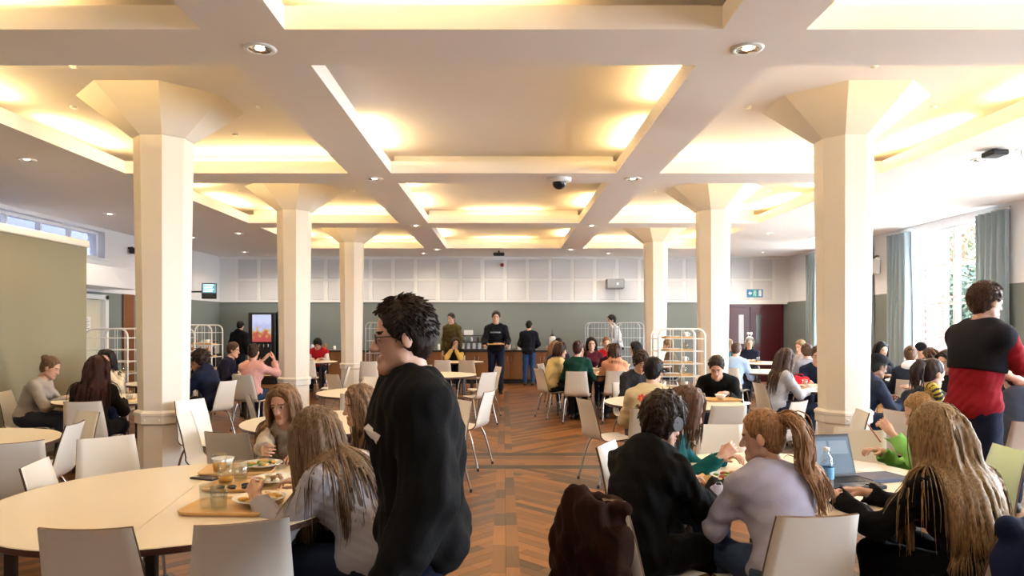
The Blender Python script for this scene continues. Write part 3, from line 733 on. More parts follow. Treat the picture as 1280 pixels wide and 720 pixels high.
while x < -6.78:
    w_ = rr.uniform(.03, .06); h = rr.uniform(.22, .33); c = rr.choice(['b9b7b4', '8a2e22', 'd8d4cc', '3a3f48', 'a89f98', 'c26a35'])
    mb = MB(); mb.box(0, w_, -.1, .1, 0, h, bev=.004); bk = mb.build('file_book', mat('book_' + c, c, .7), None, (x, 16.55, .891)); 
    tag(bk, {'b9b7b4': 'pale grey', '8a2e22': 'dark red', 'd8d4cc': 'off-white', '3a3f48': 'charcoal', 'a89f98': 'beige', 'c26a35': 'orange'}[c] + (' tall' if h > .28 else ' short') + (' thick' if w_ > .045 else ' slim') + ' book standing on the low bookcase', 'book', 'books on the low bookcase')
    mb = MB(); mb.box(w_ * .2, w_ * .8, -.103, -.1, h * .55, h * .8); mb.build('spine_label', M_label, bk); x += w_ + .004; i += 1

# ================================================================ WALL AND CEILING FITTINGS
M_glow = mat('downlight_glow', (.9, .85, .75), .5, emit=(1, .84, .6), estr=9)
M_ring = mat('downlight_ring', (.85, .85, .84), .4)
M_refl = mat('downlight_reflector', (.8, .78, .72), .12, 1)
_m = MB(); _m.lathe([(.075, -.004), (.082, -.012), (.108, -.008), (.112, 0)], 28, 0, None, True, False); ME_ring = _m.mesh('trim_ring', M_ring)
_m = MB(); _m.lathe([(.078, -.008), (.06, -.003), (.035, -.0012), (.001, -.001)], 24, 0, None, True, False); ME_refl = _m.mesh('reflector', M_refl)
_m = MB(); _m.lathe([(.001, -.0075), (.026, -.0065), (.032, -.003), (.034, -.0012)], 18, 0, None, True, False); ME_lamp = _m.mesh('lamp', M_glow)
def downlight(x, y, label, z=BEAM_Z, s=1.0):
    t = empty('recessed_downlight', (x, y, z)); t.scale = (s, s, s); tag(t, label, 'light', 'recessed ceiling downlights')
    L = bpy.data.lights.new('downlight_beam', 'SPOT'); L.energy = DOWN_W; L.color = (1, .86, .68); L.spot_size = R(150); L.spot_blend = .7; L.shadow_soft_size = .05
    lo = bpy.data.objects.new('downlight_beam', L); COL.objects.link(lo); lo.parent = t; lo.location = (0, 0, -.03)
    link('trim_ring', ME_ring, t); link('reflector', ME_refl, t); link('lamp', ME_lamp, t)
for x in (-1.67, 1.67): downlight(x, .56, 'round chrome downlight over the ' + ('partition' if x < 0 else 'window') + ' side of the camera spot')
for x, y in ((-5.6, 4.8), (-5.6, 1.6), (5.6, 4.8), (5.6, 1.6)): downlight(x, y, 'round downlight in the flat ceiling near the end wall, ' + ('left' if x < 0 else 'window') + ' side', s=.9)
RN = ['nearest crossing', 'second crossing', 'third crossing', 'last crossing']
for k, y in enumerate((4.80, 9.05, 13.28, 17.45)):
    for x, s in ((-1.67, 'partition-side'), (1.67, 'window-side')): downlight(x, y, f'round chrome downlight at the {s} beam, {RN[k]}')
for sx, s in ((-1, 'left wall'), (1, 'window wall')):
    for y in (8.0, 11.2, 14.4, 17.4):
        for x in (5.45, 6.7): downlight(sx * x, y + (.7 if x > 6 else 0), f"round downlight {'hugging' if x > 6 else 'inward of'} the {s}, " + {8.0: 'just past the first column', 11.2: 'level with the second column', 14.4: 'short of the third column', 17.4: 'by the back wall'}[y], s=.9)
for x, n_ in ((-5.6, 'the black upright machine'), (-4.0, 'the person in red'), (-2.1, 'the thin grey rack'), (-.15, 'the red sounder'), (2.75, 'the hung projector'), (4.3, 'the bare sage wall'), (5.8, 'the dark red doors')): downlight(x, 18.35, 'round downlight before the back wall, in line with ' + n_, s=.9)
# tiny spots in the coffer ceilings around each capital
_m = MB(); _m.lathe([(.001, -.018), (.03, -.018), (.034, 0)], 14, 0, None, True, False); ME_spot = _m.mesh('coffer_spot', M_ring)
for sx in (-1, 1):
    for y in (6.88, 11.17):
        for dx, dy in ((-.75 * sx * 0 - .25, -1.05), (-.92, .05), (.92, .05), (.3, 1.05)):
            put(ME_spot, 'coffer_spot', sx * 3.34 + dx, y + dy, COFF_Z, 'small white ceiling spot by the capital of the ' + ('partition-side' if sx < 0 else 'window-side') + (' first' if y < 8 else ' second') + ' column, ' + {-.25: 'toward the end wall', -.92: 'left-wall edge', .92: 'window-wall edge', .3: 'toward the back wall'}[dx if dx in (-.25, -.92, .92, .3) else -.25], 'light', 'button spots around the capitals')
# dome camera on the cross beam
t = empty('dome_camera', (.72, 9.05, BEAM_Z)); tag(t, 'white and black dome camera on the ceiling cross beam', 'camera')
mb = MB(); mb.lathe([(.001, -.05), (.12, -.05), (.15, -.03), (.155, 0)], 24, 0, None, True, False); mb.build('housing', M_ring, t)
mb = MB(); mb.ball((0, 0, -.05), .095, 18, 10, 0, (1, 1, .95)); mb.build('dome', mat('smoked_dome', (.02, .02, .025), .08), t)
t = empty('bullet_camera', (-.12, 17.75, BEAM_Z)); tag(t, 'small dark camera hanging from the ceiling before the back wall', 'camera')
mb = MB(); mb.cyl((0, 0, 0), (0, 0, -.06), .02); mb.build('bracket', M_dark, t); mb = MB(); mb.box(-.14, .14, -.07, .07, -.13, -.05, bev=.02); mb.build('housing', M_dark, t)
t = empty('ceiling_device', (5.3, 7.55, BEAM_Z)); tag(t, 'black device with loose white cable on the window-side ceiling', 'device')
mb = MB(); mb.box(-.09, .09, -.10, .10, -.075, -.02, bev=.015); mb.build('housing', M_black, t); mb = MB(); mb.cyl((0, 0, -.03), (0, 0, 0), .03); mb.build('mount', M_black, t)
mb = MB(); mb.tube(smooth_path([(-.1, .02, -.1), (.05, .0, -.12), (.2, 0, -.06), (.24, 0, 0), (.33, 0, -.02), (.36, 0, -.12), (.30, 0, -.1), (.28, 0, -.005)], 4), .006, 6); mb.build('cable', M_ring, t)
# red sounder, wall speaker box, exit sign, screens
t = empty('fire_sounder', (-.04, FAR_Y - .013, 3.22)); tag(t, 'round red fire sounder on the acoustic panels', 'alarm')
mb = MB(); mb.cyl((0, 0, 0), (0, -.06, 0), .055, .045, 18); mb.build('body', mat('alarm_red', (.35, .02, .02), .4), t)
mb = MB(); mb.cyl((0, -.06, 0), (0, -.075, 0), .025, .02, 14); mb.build('grille', mat('alarm_dark', (.12, .01, .01), .5), t)
t = empty('projector_box', (3.03, FAR_Y - .23, 2.68)); tag(t, 'grey projector hung on the acoustic panels', 'projector')
mb = MB(); mb.box(-.24, .24, -.16, .16, -.13, .14, bev=.03); mb.build('housing', mat('projector_grey', (.22, .23, .25), .5), t)
mb = MB(); mb.cyl((.05, -.16, .0), (.05, -.175, .0), .035, n=16); mb.build('lens', M_glow if False else mat('lens_pale', (.7, .72, .75), .1), t)
mb = MB(); mb.box(-.02, .02, .10, .225, .10, .16); mb.tube([(0, .1, .12), (0, .1, .42)], .012); mb.build('bracket', M_ring, t)
t = empty('wall_speaker', (HALL_X - .12, 14.6, 2.78)); tag(t, 'white wall speaker beside the blue-grey curtain', 'speaker')
mb = MB(); mb.box(-.09, .10, -.11, .11, -.16, .16, bev=.02); mb.build('cabinet', M_ring, t); mb = MB(); mb.box(-.097, -.09, -.08, .08, -.12, .12, bev=.003); mb.build('grille', M_dark if False else mat('speaker_grille', (.5, .5, .5), .8), t)
mb = MB(); mb.tube([(0, .0, .16), (.06, 0, .22), (.12, 0, .22)], .012); mb.build('bracket', M_dark, t)
t = empty('wall_camera', (-HALL_X + .12, 14.6, 3.12)); tag(t, 'small dark camera on the left wall by the strip window', 'camera')
mb = MB(); mb.box(-.07, .12, -.06, .06, -.07, .05, bev=.015); mb.build('housing', M_dark, t); mb = MB(); mb.tube([(-.12, 0, .05), (-.02, 0, .06)], .02); mb.build('bracket', M_dark, t)
t = empty('exit_sign', (6.92, FAR_Y - .012, 2.44)); tag(t, 'blue exit sign with white pictograms above the dark red doors', 'sign')
mb = MB(); mb.box(-.22, .22, -.012, .012, -.11, .11, bev=.004); mb.build('board', mat('sign_blue', (.02, .20, .42), .4), t)
M_sw = mat('sign_white', (.75, .85, .9), .5); M_sg = mat('sign_green', (.1, .45, .35), .5)
mb = MB(); mb.box(-.06, .06, -.015, -.011, -.09, .09); mb.build('centre_field', M_sg, t)
mb = MB(); F = -.018
mb.prism([(-.19, 0), (-.13, .06), (-.13, .025), (-.085, .025), (-.085, -.025), (-.13, -.025), (-.13, -.06)], 0, .003, 0, Matrix.Translation((0, F, 0)) @ Matrix.Rotation(R(90), 4, 'X')); mb.build('arrow', M_sw, t)
mb = MB(); mb.cyl((.005, F, .065), (.005, F + .003, .065), .017, n=12)
for p, q in (((0, .045), (-.012, 0)), ((-.012, 0), (.02, -.03)), ((.02, -.03), (.012, -.075)), ((-.012, 0), (-.02, -.04)), ((-.02, -.04), (-.045, -.06)), ((0, .04), (.035, .01)), ((0, .04), (-.035, .02))):
    mb.tube([(p[0], F, p[1]), (q[0], F, q[1])], .008, 6)
mb.build('running_figure', M_sw, t)
mb = MB(); mb.box(.10, .18, F, F + .003, -.08, .08); mb.box(.095, .185, F, F + .001, .084, .09); mb.build('door_symbol', M_sw, t)
t = empty('menu_screen', (-7.15, 17.0, 2.39)); t.rotation_euler = (R(-6), 0, R(20)); tag(t, 'small wall screen showing lit rows of text', 'screen')
mb = MB(); mb.box(-.17, .17, -.03, .03, -.19, .19, bev=.012); mb.build('bezel', M_black, t)
mb = MB(); mb.box(-.15, .15, -.034, -.03, -.05, .17); mb.build('display', mat('display_blue', (.05, .1, .12), .2, emit=(.10, .22, .26), estr=.5), t)
mb = MB()
for i in range(4): mb.box(-.12, .10 - .03 * (i % 2), -.037, -.0335, .13 - i * .05, .148 - i * .05)
mb.build('text_row', mat('display_text', (.6, .8, .9), .3, emit=(.6, .85, .95), estr=1.0), t)
mb = MB(); mb.box(-.12, .12, -.05, -.03, -.17, -.07, bev=.01); mb.build('keypad', M_dark, t)
mb = MB(); mb.tube([(0, .03, 0), (-.2, .12, 0), (-.62, .2, 0)], .02); mb.build('bracket', M_dark, t)
# ================================================================ PEOPLE : implicit surfaces meshed with surface nets
A_ = lambda *p: np.array(p, float)
def unit(v): v = np.asarray(v, float); return v / (np.linalg.norm(v) + 1e-12)
def d_rc(P, a, b, ra, rb):
    ab = b - a; t = np.clip(((P - a) @ ab) / (ab @ ab + 1e-12), 0, 1)
    return np.linalg.norm(P - a - t[..., None] * ab, axis=-1) - (ra + (rb - ra) * t)
def d_el(P, c, X, r):
    q = (P - c) @ X.T; k0 = np.linalg.norm(q / r, axis=-1); k1 = np.linalg.norm(q / (r * r), axis=-1) + 1e-9
    return k0 * (k0 - 1) / k1
def ev(P, pr, off=0.0):
    return d_rc(P, pr[1], pr[2], pr[3] + off, pr[4] + off) if pr[0] == 'rc' else d_el(P, pr[1], pr[2], pr[3] + off)
def smin(a, b, k):
    h = np.clip(.5 + .5 * (b - a) / k, 0, 1); return b + (a - b) * h - k * h * (1 - h)
def bbox(pr, off):
    if pr[0] == 'rc': r = max(pr[3], pr[4]) + off; return np.minimum(pr[1], pr[2]) - r, np.maximum(pr[1], pr[2]) + r
    r = max(pr[3]) + off; return pr[1] - r, pr[1] + r
class Grid:
    def __init__(s, prims, h, off=0, pad=.03, lo=None, hi=None):
        bb = [bbox(p, off) for p in prims]
        s.lo = np.min([b[0] for b in bb], 0) - pad if lo is None else lo
        hi = np.max([b[1] for b in bb], 0) + pad if hi is None else hi
        s.h = h; s.n = np.ceil((hi - s.lo) / h).astype(int) + 1; s.F = np.full(s.n, .2)
    def block(s, lo, hi):
        a = np.clip(((lo - s.lo) / s.h).astype(int), 0, s.n - 1); b = np.clip(np.ceil((hi - s.lo) / s.h).astype(int) + 1, 1, s.n)
        sl = tuple(slice(i, j) for i, j in zip(a, b))
        P = np.stack(np.meshgrid(*[s.lo[i] + s.h * np.arange(a[i], b[i]) for i in range(3)], indexing='ij'), -1)
        return sl, P
    def add(s, prims, k=.03, off=0.0):
        for p in prims:
            lo, hi = bbox(p, off + k + (.03 if k > .01 else .012)); sl, P = s.block(lo, hi)
            if P.size: s.F[sl] = smin(s.F[sl], ev(P, p, off), k)
        return s
    def sub(s, prims, k=.006):
        for p in prims:
            lo, hi = bbox(p, k + .02); sl, P = s.block(lo, hi)
            if P.size: s.F[sl] = -smin(-s.F[sl], ev(P, p), k)
        return s
    def cut(s, n, c, lo=None, hi=None):
        """keep n.p<=c"""
        sl, P = s.block(s.lo if lo is None else lo, s.lo + s.h * s.n if hi is None else hi); s.F[sl] = np.maximum(s.F[sl], P @ np.asarray(n, float) - c); return s
    def noise(s, amp, fr, seed, sc=(1, 1, 1)):
        P = s.block(s.lo, s.lo + s.h * s.n)[1]; r = np.random.default_rng(seed); n = np.zeros(P.shape[:3])
        for i in range(4):
            w = r.normal(size=3) * fr * (1 + .6 * i) * np.array(sc); n += np.sin(P @ w + r.random() * 6 + 1.5 * np.sin(P @ (r.normal(size=3) * fr * .6))) / (1 + .5 * i)
        s.F[:P.shape[0], :P.shape[1], :P.shape[2]] += amp * n; return s
    def mesh(s):
        F, h = s.F, s.h; S = F < 0; nx, ny, nz = F.shape
        c = np.zeros((nx - 1, ny - 1, nz - 1), np.int8)
        for i in (0, 1):
            for j in (0, 1):
                for k in (0, 1): c += S[i:nx - 1 + i, j:ny - 1 + j, k:nz - 1 + k]
        I = np.argwhere((c > 0) & (c < 8)); 
        if not len(I): return np.zeros((0, 3)), np.zeros((0, 4), int)
        mp = np.full(c.shape, -1, np.int64); mp[tuple(I.T)] = np.arange(len(I))
        acc = np.zeros((len(I), 3)); cnt = np.zeros(len(I)); cor = [np.array((i, j, k)) for i in (0, 1) for j in (0, 1) for k in (0, 1)]
        val = [F[tuple((I + q).T)] for q in cor]
        for a in range(8):
            for b in range(a + 1, 8):
                if np.abs(cor[a] - cor[b]).sum() != 1: continue
                m = (val[a] < 0) != (val[b] < 0); va, vb = val[a][m], val[b][m]; t = va / (va - vb)
                acc[m] += cor[a] + (cor[b] - cor[a]) * t[:, None]; cnt[m] += 1
        V = s.lo + h * (I + acc / np.maximum(cnt, 1)[:, None]); Q = []
        for ax in range(3):
            u, v = (ax + 1) % 3, (ax + 2) % 3
            A = S[tuple(slice(0, -1) if d == ax else slice(1, -1) for d in range(3))]; B = S[tuple(slice(1, None) if d == ax else slice(1, -1) for d in range(3))]
            E = np.argwhere(A != B); 
            if not len(E): continue
            sg = A[tuple(E.T)]; E = E.copy(); E[:, u] += 1; E[:, v] += 1; eu = np.eye(3, dtype=int)[u]; evv = np.eye(3, dtype=int)[v]
            g = lambda o: mp[tuple((E - o).T)]
            q = np.stack([g(eu + evv), g(evv), g(0 * eu), g(eu)], 1); q[~sg] = q[~sg][:, ::-1]; Q.append(q)
        Q = np.concatenate(Q); return V, Q[(Q >= 0).all(1)]
def to_mesh(name, V, Q, mats, mi=None, smooth=True):
    me = bpy.data.meshes.new(name); me.from_pydata(np.asarray(V).tolist(), [], [tuple(q) for q in np.asarray(Q).tolist()])
    for m in mats: me.materials.append(m)
    if mi is not None: me.polygons.foreach_set('material_index', np.asarray(mi, np.int32))
    me.polygons.foreach_set('use_smooth', np.full(len(me.polygons), smooth)); me.update(); return me
I3 = np.eye(3)
def rotm(ax, deg): return np.array(Matrix.Rotation(R(deg), 3, ax))
# ---- heads and hands are cached per level of detail
HC, HR = A_(0, -.008, .128), A_(.076, .096, .095)
_heads = {}
def head_mesh(lod, sex):
    if (lod, sex) in _heads: return _heads[lod, sex]
    h = {0: .0056, 1: .0098, 2: .013}[lod]; E = .031; w = 1.0 if sex == 'm' else .95
    P = [('el', HC, I3, HR), ('el', A_(0, .030, .068), I3, A_(.061 * w, .060, .088))]
    g = Grid(P + [('rc', A_(0, -.02, .03), A_(0, -.03, -.10), .06, .06)], h, 0, .035)
    g.add(P, .03)
    g.add([('rc', A_(sx * .047 * w, .015, .02), A_(0, .072, -.008), .02, .02) for sx in (-1, 1)], .025); g.add([('rc', A_(0, .076, -.004), A_(0, .08, -.004), .019, .019)], .02)
    g.add([('rc', A_(0, -.012, .04), A_(0, -.028, -.10), .044 if sex == 'f' else .049, .048 if sex == 'f' else .056)], .025)
    g.add([('rc', A_(-.035, .079, .113), A_(.035, .079, .113), .011, .011)], .02)
    g.sub([('el', A_(sx * E, .104, .097), I3, A_(.020, .017, .014)) for sx in (-1, 1)], .012)
    g.add([('rc', A_(0, .088, .100), A_(0, .110, .062), .009, .0135)], .012); g.add([('el', A_(sx * .011, .101, .058), I3, A_(.009, .011, .008)) for sx in (-1, 1)], .008)
    g.add([('rc', A_(-.02, .089, .031), A_(.02, .089, .031), .0075, .0075), ('rc', A_(-.016, .090, .020), A_(.016, .090, .020), .0085, .0085)], .007)
    g.add([('el', A_(sx * .079, -.004, .085), rotm('Z', 20 * sx), A_(.009, .02, .032)) for sx in (-1, 1)], .008)
    g.add([('el', A_(sx * E, .080, .097), I3, A_(.0125, .0125, .0125)) for sx in (-1, 1)], .003)
    V, Q = g.mesh(); C = V[Q].mean(1); mi = np.zeros(len(Q), int)
    for sx in (-1, 1):
        e = C - A_(sx * E, .080, .097); ok = (np.linalg.norm(e, axis=1) < .0138) & (e[:, 1] > .006) & (np.abs(e[:, 2]) < .0068); mi[ok] = 1
        mi[ok & (np.abs(e[:, 0]) < .006)] = 2
        mi[(np.abs(C[:, 2] - .1185 + .16 * (np.abs(C[:, 0]) - .028)) < .0038) & (np.abs(C[:, 0] - sx * .032) < .019) & (C[:, 1] > .06)] = 4
    mi[(np.abs(C[:, 0]) < .023) & (C[:, 2] < .037) & (C[:, 2] > .014) & (C[:, 1] > .0935)] = 3
    _heads[lod, sex] = (V, Q, mi); return _heads[lod, sex]
_hands = {}
def hand_mesh(lod, pose):
    if (lod, pose) in _hands: return _hands[lod, pose]
    h = {0: .0042, 1: .0068, 2: .009}[lod]
    cu = {'relax': (18, 28, 18), 'flat': (4, 9, 6), 'grip': (58, 75, 45), 'pinch': (45, 45, 20)}[pose]
    g = Grid([('rc', A_(-.05, -.05, -.08), A_(.09, .19, .03), .0, .0)], h)
    g.add([('rc', A_(-.017, .02, 0), A_(-.029, .084, 0), .014, .0105), ('rc', A_(.016, .02, 0), A_(.028, .086, 0), .015, .011), ('rc', A_(0, .015, 0), A_(0, .085, .002), .015, .012), ('rc', A_(0, -.05, 0), A_(0, .02, 0), .025, .022)], .018)
    for i, (x, L) in enumerate(((.0295, .072), (.0100, .081), (-.0095, .075), (-.0285, .058))):
        p = A_(x, .088, 0); a = 0; sp = (x * .9); pts = [p]
        for f, c in zip((.45, .31, .24), cu):
            a += c * (1 + .06 * i) + (0 if pose != 'relax' else 2 * i); p = p + L * f * A_(math.sin(sp * 3), math.cos(R(a)), -math.sin(R(a))); pts.append(p)
        rr_ = (.0088, .0078, .0070, .0058)
        fg = [('rc', pts[j], pts[j + 1], rr_[j] * (.9 if i == 3 else 1), rr_[j + 1] * (.9 if i == 3 else 1)) for j in range(3)]
        g2 = g.add(fg[:1], .008); g.add(fg[1:], .002)
    th = [A_(.026, .022, -.006), A_(.050, .050, -.018), A_(.058, .078, -.024), A_(.060, .098, -.027)] if pose in ('relax', 'flat') else [A_(.024, .022, -.010), A_(.042, .052, -.030), A_(.034, .078, -.044), A_(.022, .092, -.050)]
    g.add([('rc', th[j], th[j + 1], (.0135, .0105, .0088, .0075)[j], (.0135, .0105, .0088, .0075)[j + 1]) for j in range(3)], .006)
    V, Q = g.mesh(); _hands[lod, pose] = (V, Q); return V, Q
def fabric(col, rough=.85):
    key = 'fabric_' + (col if isinstance(col, str) else '%02d%02d%02d' % tuple(int(c * 99) for c in col))
    return mat(key, col, rough, var=.12, vscale=14, bump=.18, bscale=90, spec=.15)
SKIN = {'light': (.58, .34, .25), 'fair': (.62, .39, .30), 'tan': (.42, .24, .16), 'brown': (.20, .10, .065)}
M_eye = mat('eye_white', (.75, .73, .70), .25); M_iris = mat('iris_dark', (.035, .022, .015), .2)
def hair_mat(col):
    c = srgb(col); lum = sum(c) / 3; c = tuple(.78 * a + .22 * lum for a in c); key = 'hair_' + col
    if key in MATS: return MATS[key]
    m = bpy.data.materials.new(key); m.use_nodes = True; nt = m.node_tree; N = nt.nodes; b = N['Principled BSDF']; b.inputs['Roughness'].default_value = .5; b.inputs['Specular IOR Level'].default_value = .22
    at = N.new('ShaderNodeAttribute'); at.attribute_name = 'tone'
    tc = N.new('ShaderNodeTexCoord'); mp = N.new('ShaderNodeMapping'); mp.inputs['Scale'].default_value = (130, 130, 4); nt.links.new(tc.outputs['Object'], mp.inputs[0])
    no = N.new('ShaderNodeTexNoise'); no.inputs['Scale'].default_value = 1.4; nt.links.new(mp.outputs[0], no.inputs[0])
    ma = N.new('ShaderNodeMath'); ma.operation = 'MULTIPLY_ADD'; ma.inputs[1].default_value = 2.2; nt.links.new(no.outputs[0], ma.inputs[0]); m3 = N.new('ShaderNodeMath'); m3.operation = 'MULTIPLY_ADD'; m3.inputs[1].default_value = .7; m3.inputs[2].default_value = -.85; nt.links.new(at.outputs['Fac'], m3.inputs[0]); nt.links.new(m3.outputs[0], ma.inputs[2]); ma.use_clamp = True
    mx = N.new('ShaderNodeMix'); mx.data_type = 'RGBA'; mx.inputs[6].default_value = (*[x * .38 for x in c], 1); mx.inputs[7].default_value = (*[min(1, x * 1.25) for x in c], 1)
    nt.links.new(ma.outputs[0], mx.inputs[0]); nt.links.new(mx.outputs[2], b.inputs['Base Color'])
    bp = N.new('ShaderNodeBump'); bp.inputs['Strength'].default_value = .2; bp.inputs['Distance'].default_value = .004; nt.links.new(no.outputs[0], bp.inputs['Height']); nt.links.new(bp.outputs[0], b.inputs['Normal'])
    MATS[key] = m; return m
_caps = {}
def hair_cap(lod, style):
    key = (lod, style)
    if key in _caps: return _caps[key]
    h = {0: .0075, 1: .0105, 2: .014}[lod]; e = {'short': .014, 'crop': .008, 'long': .012, 'tied': .008, 'curly': .026, 'mop': .022}[style]
    base = ('el', HC + A_(0, -.004, .003), I3, HR + e); g = Grid([base], h, 0, .03); 
    g.add([base], .01)
    if style in ('long', 'mop'): g.add([('el', A_(0, -.035, .07), I3, A_(.078 + e * .4, .065, .085))], .03)
    elif style == 'curly': g.add([('el', A_(0, -.03, .10), I3, A_(.10, .09, .10))], .03)
    else: g.add([('el', A_(0, -.045, .07), I3, A_(.062, .055, .07))], .03)
    g.noise({'curly': .006, 'mop': .005}.get(style, .0022), 75 if style in ('curly', 'mop') else 110, 5)
    hl = {'mop': .152, 'curly': .165}.get(style, .178)
    # face opening: below the hairline and in front of the ears
    g.sub([('el', A_(0, .085, hl - .085), I3, A_(.066, .072, .082)), ('el', A_(0, .055, hl - .135), I3, A_(.10, .058, .075))], .012)
    g.cut((0, .35, -1), .02 if style in ('short', 'crop', 'tied') else .045)
    V, Q = g.mesh(); _caps[key] = (V, Q); return V, Q
def tubes(paths, r, sides=3, taper=.35, seed=0, flat=1.0):
    """paths (N,S,3) -> verts, quads, tone per strand"""
    N, S, _ = paths.shape; T = np.gradient(paths, axis=1); T /= np.linalg.norm(T, axis=2, keepdims=True) + 1e-9
    rg = np.random.default_rng(seed); up = np.broadcast_to(A_(.31, .2, .93), T.shape); U = np.cross(T, up); U /= np.linalg.norm(U, axis=2, keepdims=True) + 1e-9; Wv = np.cross(T, U)
    rad = r * rg.uniform(.7, 1.3, (N, 1)) * np.interp(np.linspace(0, 1, S), [0, .1, .65, 1], [.8, 1, .9, taper])[None]
    V = np.stack([paths + (U * math.cos(a) + Wv * math.sin(a) * flat) * rad[..., None] for a in 2 * math.pi * np.arange(sides) / sides], 2)
    n, s_, k = np.meshgrid(np.arange(N), np.arange(S - 1), np.arange(sides), indexing='ij'); f = lambda a, b, c: (a * S + b) * sides + (c % sides)
    Q = np.stack([f(n, s_, k), f(n, s_, k + 1), f(n, s_ + 1, k + 1), f(n, s_ + 1, k)], -1).reshape(-1, 4)
    tone = np.repeat(rg.random(N) ** 1.2 * .75, S * sides); return V.reshape(-1, 3), Q, tone
def hang(roots, d0, length, steps, coll, wave, seed, stiff=.72, sweep=None, margin=None):
    """grow strands that fall with gravity and slide over the body"""
    rg = np.random.default_rng(seed); N = len(roots); P = roots.copy(); d = d0.copy(); out = [P.copy()]
    L = length * rg.uniform(.80, 1.05, N); st = (L / steps)[:, None]; mg = rg.uniform(.001, .020, N) if margin is None else rg.uniform(margin * .3, margin, N); ph = rg.random((N, 2)) * 6.28
    for i in range(steps):
        g = A_(0, 0, -1) + (sweep(P, i / steps) if sweep is not None else 0)
        d = d * stiff + g * (1 - stiff); d /= np.linalg.norm(d, axis=1, keepdims=True) + 1e-9
        w = wave * np.stack([np.sin(ph[:, 0] + i * .9), np.cos(ph[:, 1] + i * .9), np.zeros(N)], 1)
        P = P + d * st + w * st
        for _ in range(2):
            f = coll(P); bad = f < mg
            if bad.any():
                e = 2e-3; G_ = np.stack([coll(P[bad] + e * np.eye(3)[k]) for k in range(3)], 1) - f[bad][:, None]; G_ /= np.linalg.norm(G_, axis=1, keepdims=True) + 1e-9
                P[bad] += G_ * np.minimum(.03, (mg[bad] - f[bad]))[:, None]
        d = (P - out[-1]) / (np.linalg.norm(P - out[-1], axis=1, keepdims=True) + 1e-9); out.append(P.copy())
    return np.stack(out, 1)
PEOPLE = {}
def person(key, label, x, y, yaw, sex='f', s=.95, pose='sit', lean=15, side=0, twist=0, head=(0, 12, 0), LH=None, RH=None, top='808080', kind='sweater', pants='1a2233',
           hair=('long', '4a2e1c', .30), skin='light', lod=1, shoes='202020', bag=.014, seat=True, legs=None, knees=.13, seat_dy=0.0, chair_label=None, hem=.10, sleeve=1.0, hood=None, vest=None, pz=None, dense=True):
    seed = abs(hash_str(key)); rg = random.Random(seed); w = 1.0 if sex == 'm' else .90
    M_sk = mat('skin_' + skin, SKIN[skin], .5, var=.06, vscale=20); M_lip = mat('lip_' + skin, tuple(a * b for a, b in zip(SKIN[skin], (.85, .55, .55))), .4)
    sit = pose == 'sit'
    p0 = A_(0, -.06 + seat_dy, .56) if sit else A_(0, 0, .95 * s if pz is None else pz)
    dr = lambda a: unit(A_(math.sin(R(side)), math.sin(R(a)) * math.cos(R(side)), math.cos(R(a))))
    u1, u2, u3 = dr(lean * .55), dr(lean), dr(lean * 1.15); k_ = .88 if sit else 1.0; p1 = p0 + .15 * s * u1 * k_; p2 = p1 + .17 * s * u2 * k_; p3 = p2 + .18 * s * u3 * k_
    un = dr(lean * .8 + head[1] * .35); hb = p3 + .088 * s * un
    ct, st_ = math.cos(R(twist)), math.sin(R(twist)); rx = unit(A_(ct, st_, 0) - u2 * (A_(ct, st_, 0) @ u2)); fw = np.cross(u2, rx); X2 = np.stack([rx, fw, u2]); r0 = A_(1, 0, 0); f0 = np.cross(u1, r0); X1 = np.stack([r0, unit(f0), u1])
    sh = [p3 - .058 * s * u3 + sx * .168 * s * w * rx - .008 * fw for sx in (-1, 1)]
    torso = [('el', p0, X1, A_(.168, .122, .115) * s * (1.03 if sex == 'f' else 1)), ('el', p1 + .01 * u2, X1, A_(.142 * w, .108, .15) * s), ('el', p2 + .015 * u2, X2, A_(.168 * w, .118, .19) * s),
             ('rc', sh[0], sh[1], .058 * s, .058 * s), ('rc', p3 - .02 * u3 + .07 * rx * s, p3 - .02 * u3 - .07 * rx * s, .052 * s, .052 * s)]
    if sex == 'f': torso += [('el', p2 + fw * .085 * s + sx * .068 * s * rx + .005 * u2, X2, A_(.066, .052, .064) * s) for sx in (-1, 1)]
    neck = ('rc', p3 - .02 * un, hb + .02 * un, .050 * s * (1 if sex == 'm' else .88), .044 * s * (1 if sex == 'm' else .88))
    arms, hands = [], []
    for i, (sx, H) in enumerate(((-1, LH), (1, RH))):
        if H is None: H = ((sx * .17, .30, .77), 'down', 'relax') if sit else ((sx * .25, .06, p0[2] - .14), 'in', 'relax')
        T, palm, hp = H; T = A_(*T); a, b = .285 * s, .262 * s
        hv = {'down': A_(0, 0, -1), 'up': A_(0, 0, 1), 'in': A_(-sx, 0, -.1), 'face': A_(0, -1, .1), 'fwd': A_(0, 1, 0)}[palm]
        D = T - sh[i]; L = np.linalg.norm(D); L2 = min(L, (a + b) * .985); D = D / L; c = (a * a + L2 * L2 - b * b) / (2 * L2); hgt = math.sqrt(max(0, a * a - c * c))
        pole = A_(sx * .55, -.55, -1.0) if T[2] < sh[i][2] + .05 else A_(sx * .7, -.1, -1); pole = unit(pole - D * (pole @ D)); E = sh[i] + D * c + pole * hgt; Wp = sh[i] + D * L2
        arms.append((sh[i], E, Wp)); fd = unit(Wp - E); 
        if H[0][2] < .9 and sit and palm == 'down': fd = unit(fd * A_(1, 1, .25))
        if palm == 'down' and not sit: fd = unit(fd * A_(1, 1, .3))
        z = -unit(hv - fd * (hv @ fd)); xx = np.cross(fd, z); hands.append((Wp, np.stack([xx, fd, z]), hp, sx))
    armp = [[('rc', S, E, .049 * s * w, .041 * s * w), ('rc', E, Wp, .041 * s * w, .028 * s)] for S, E, Wp in arms]
    lg = []
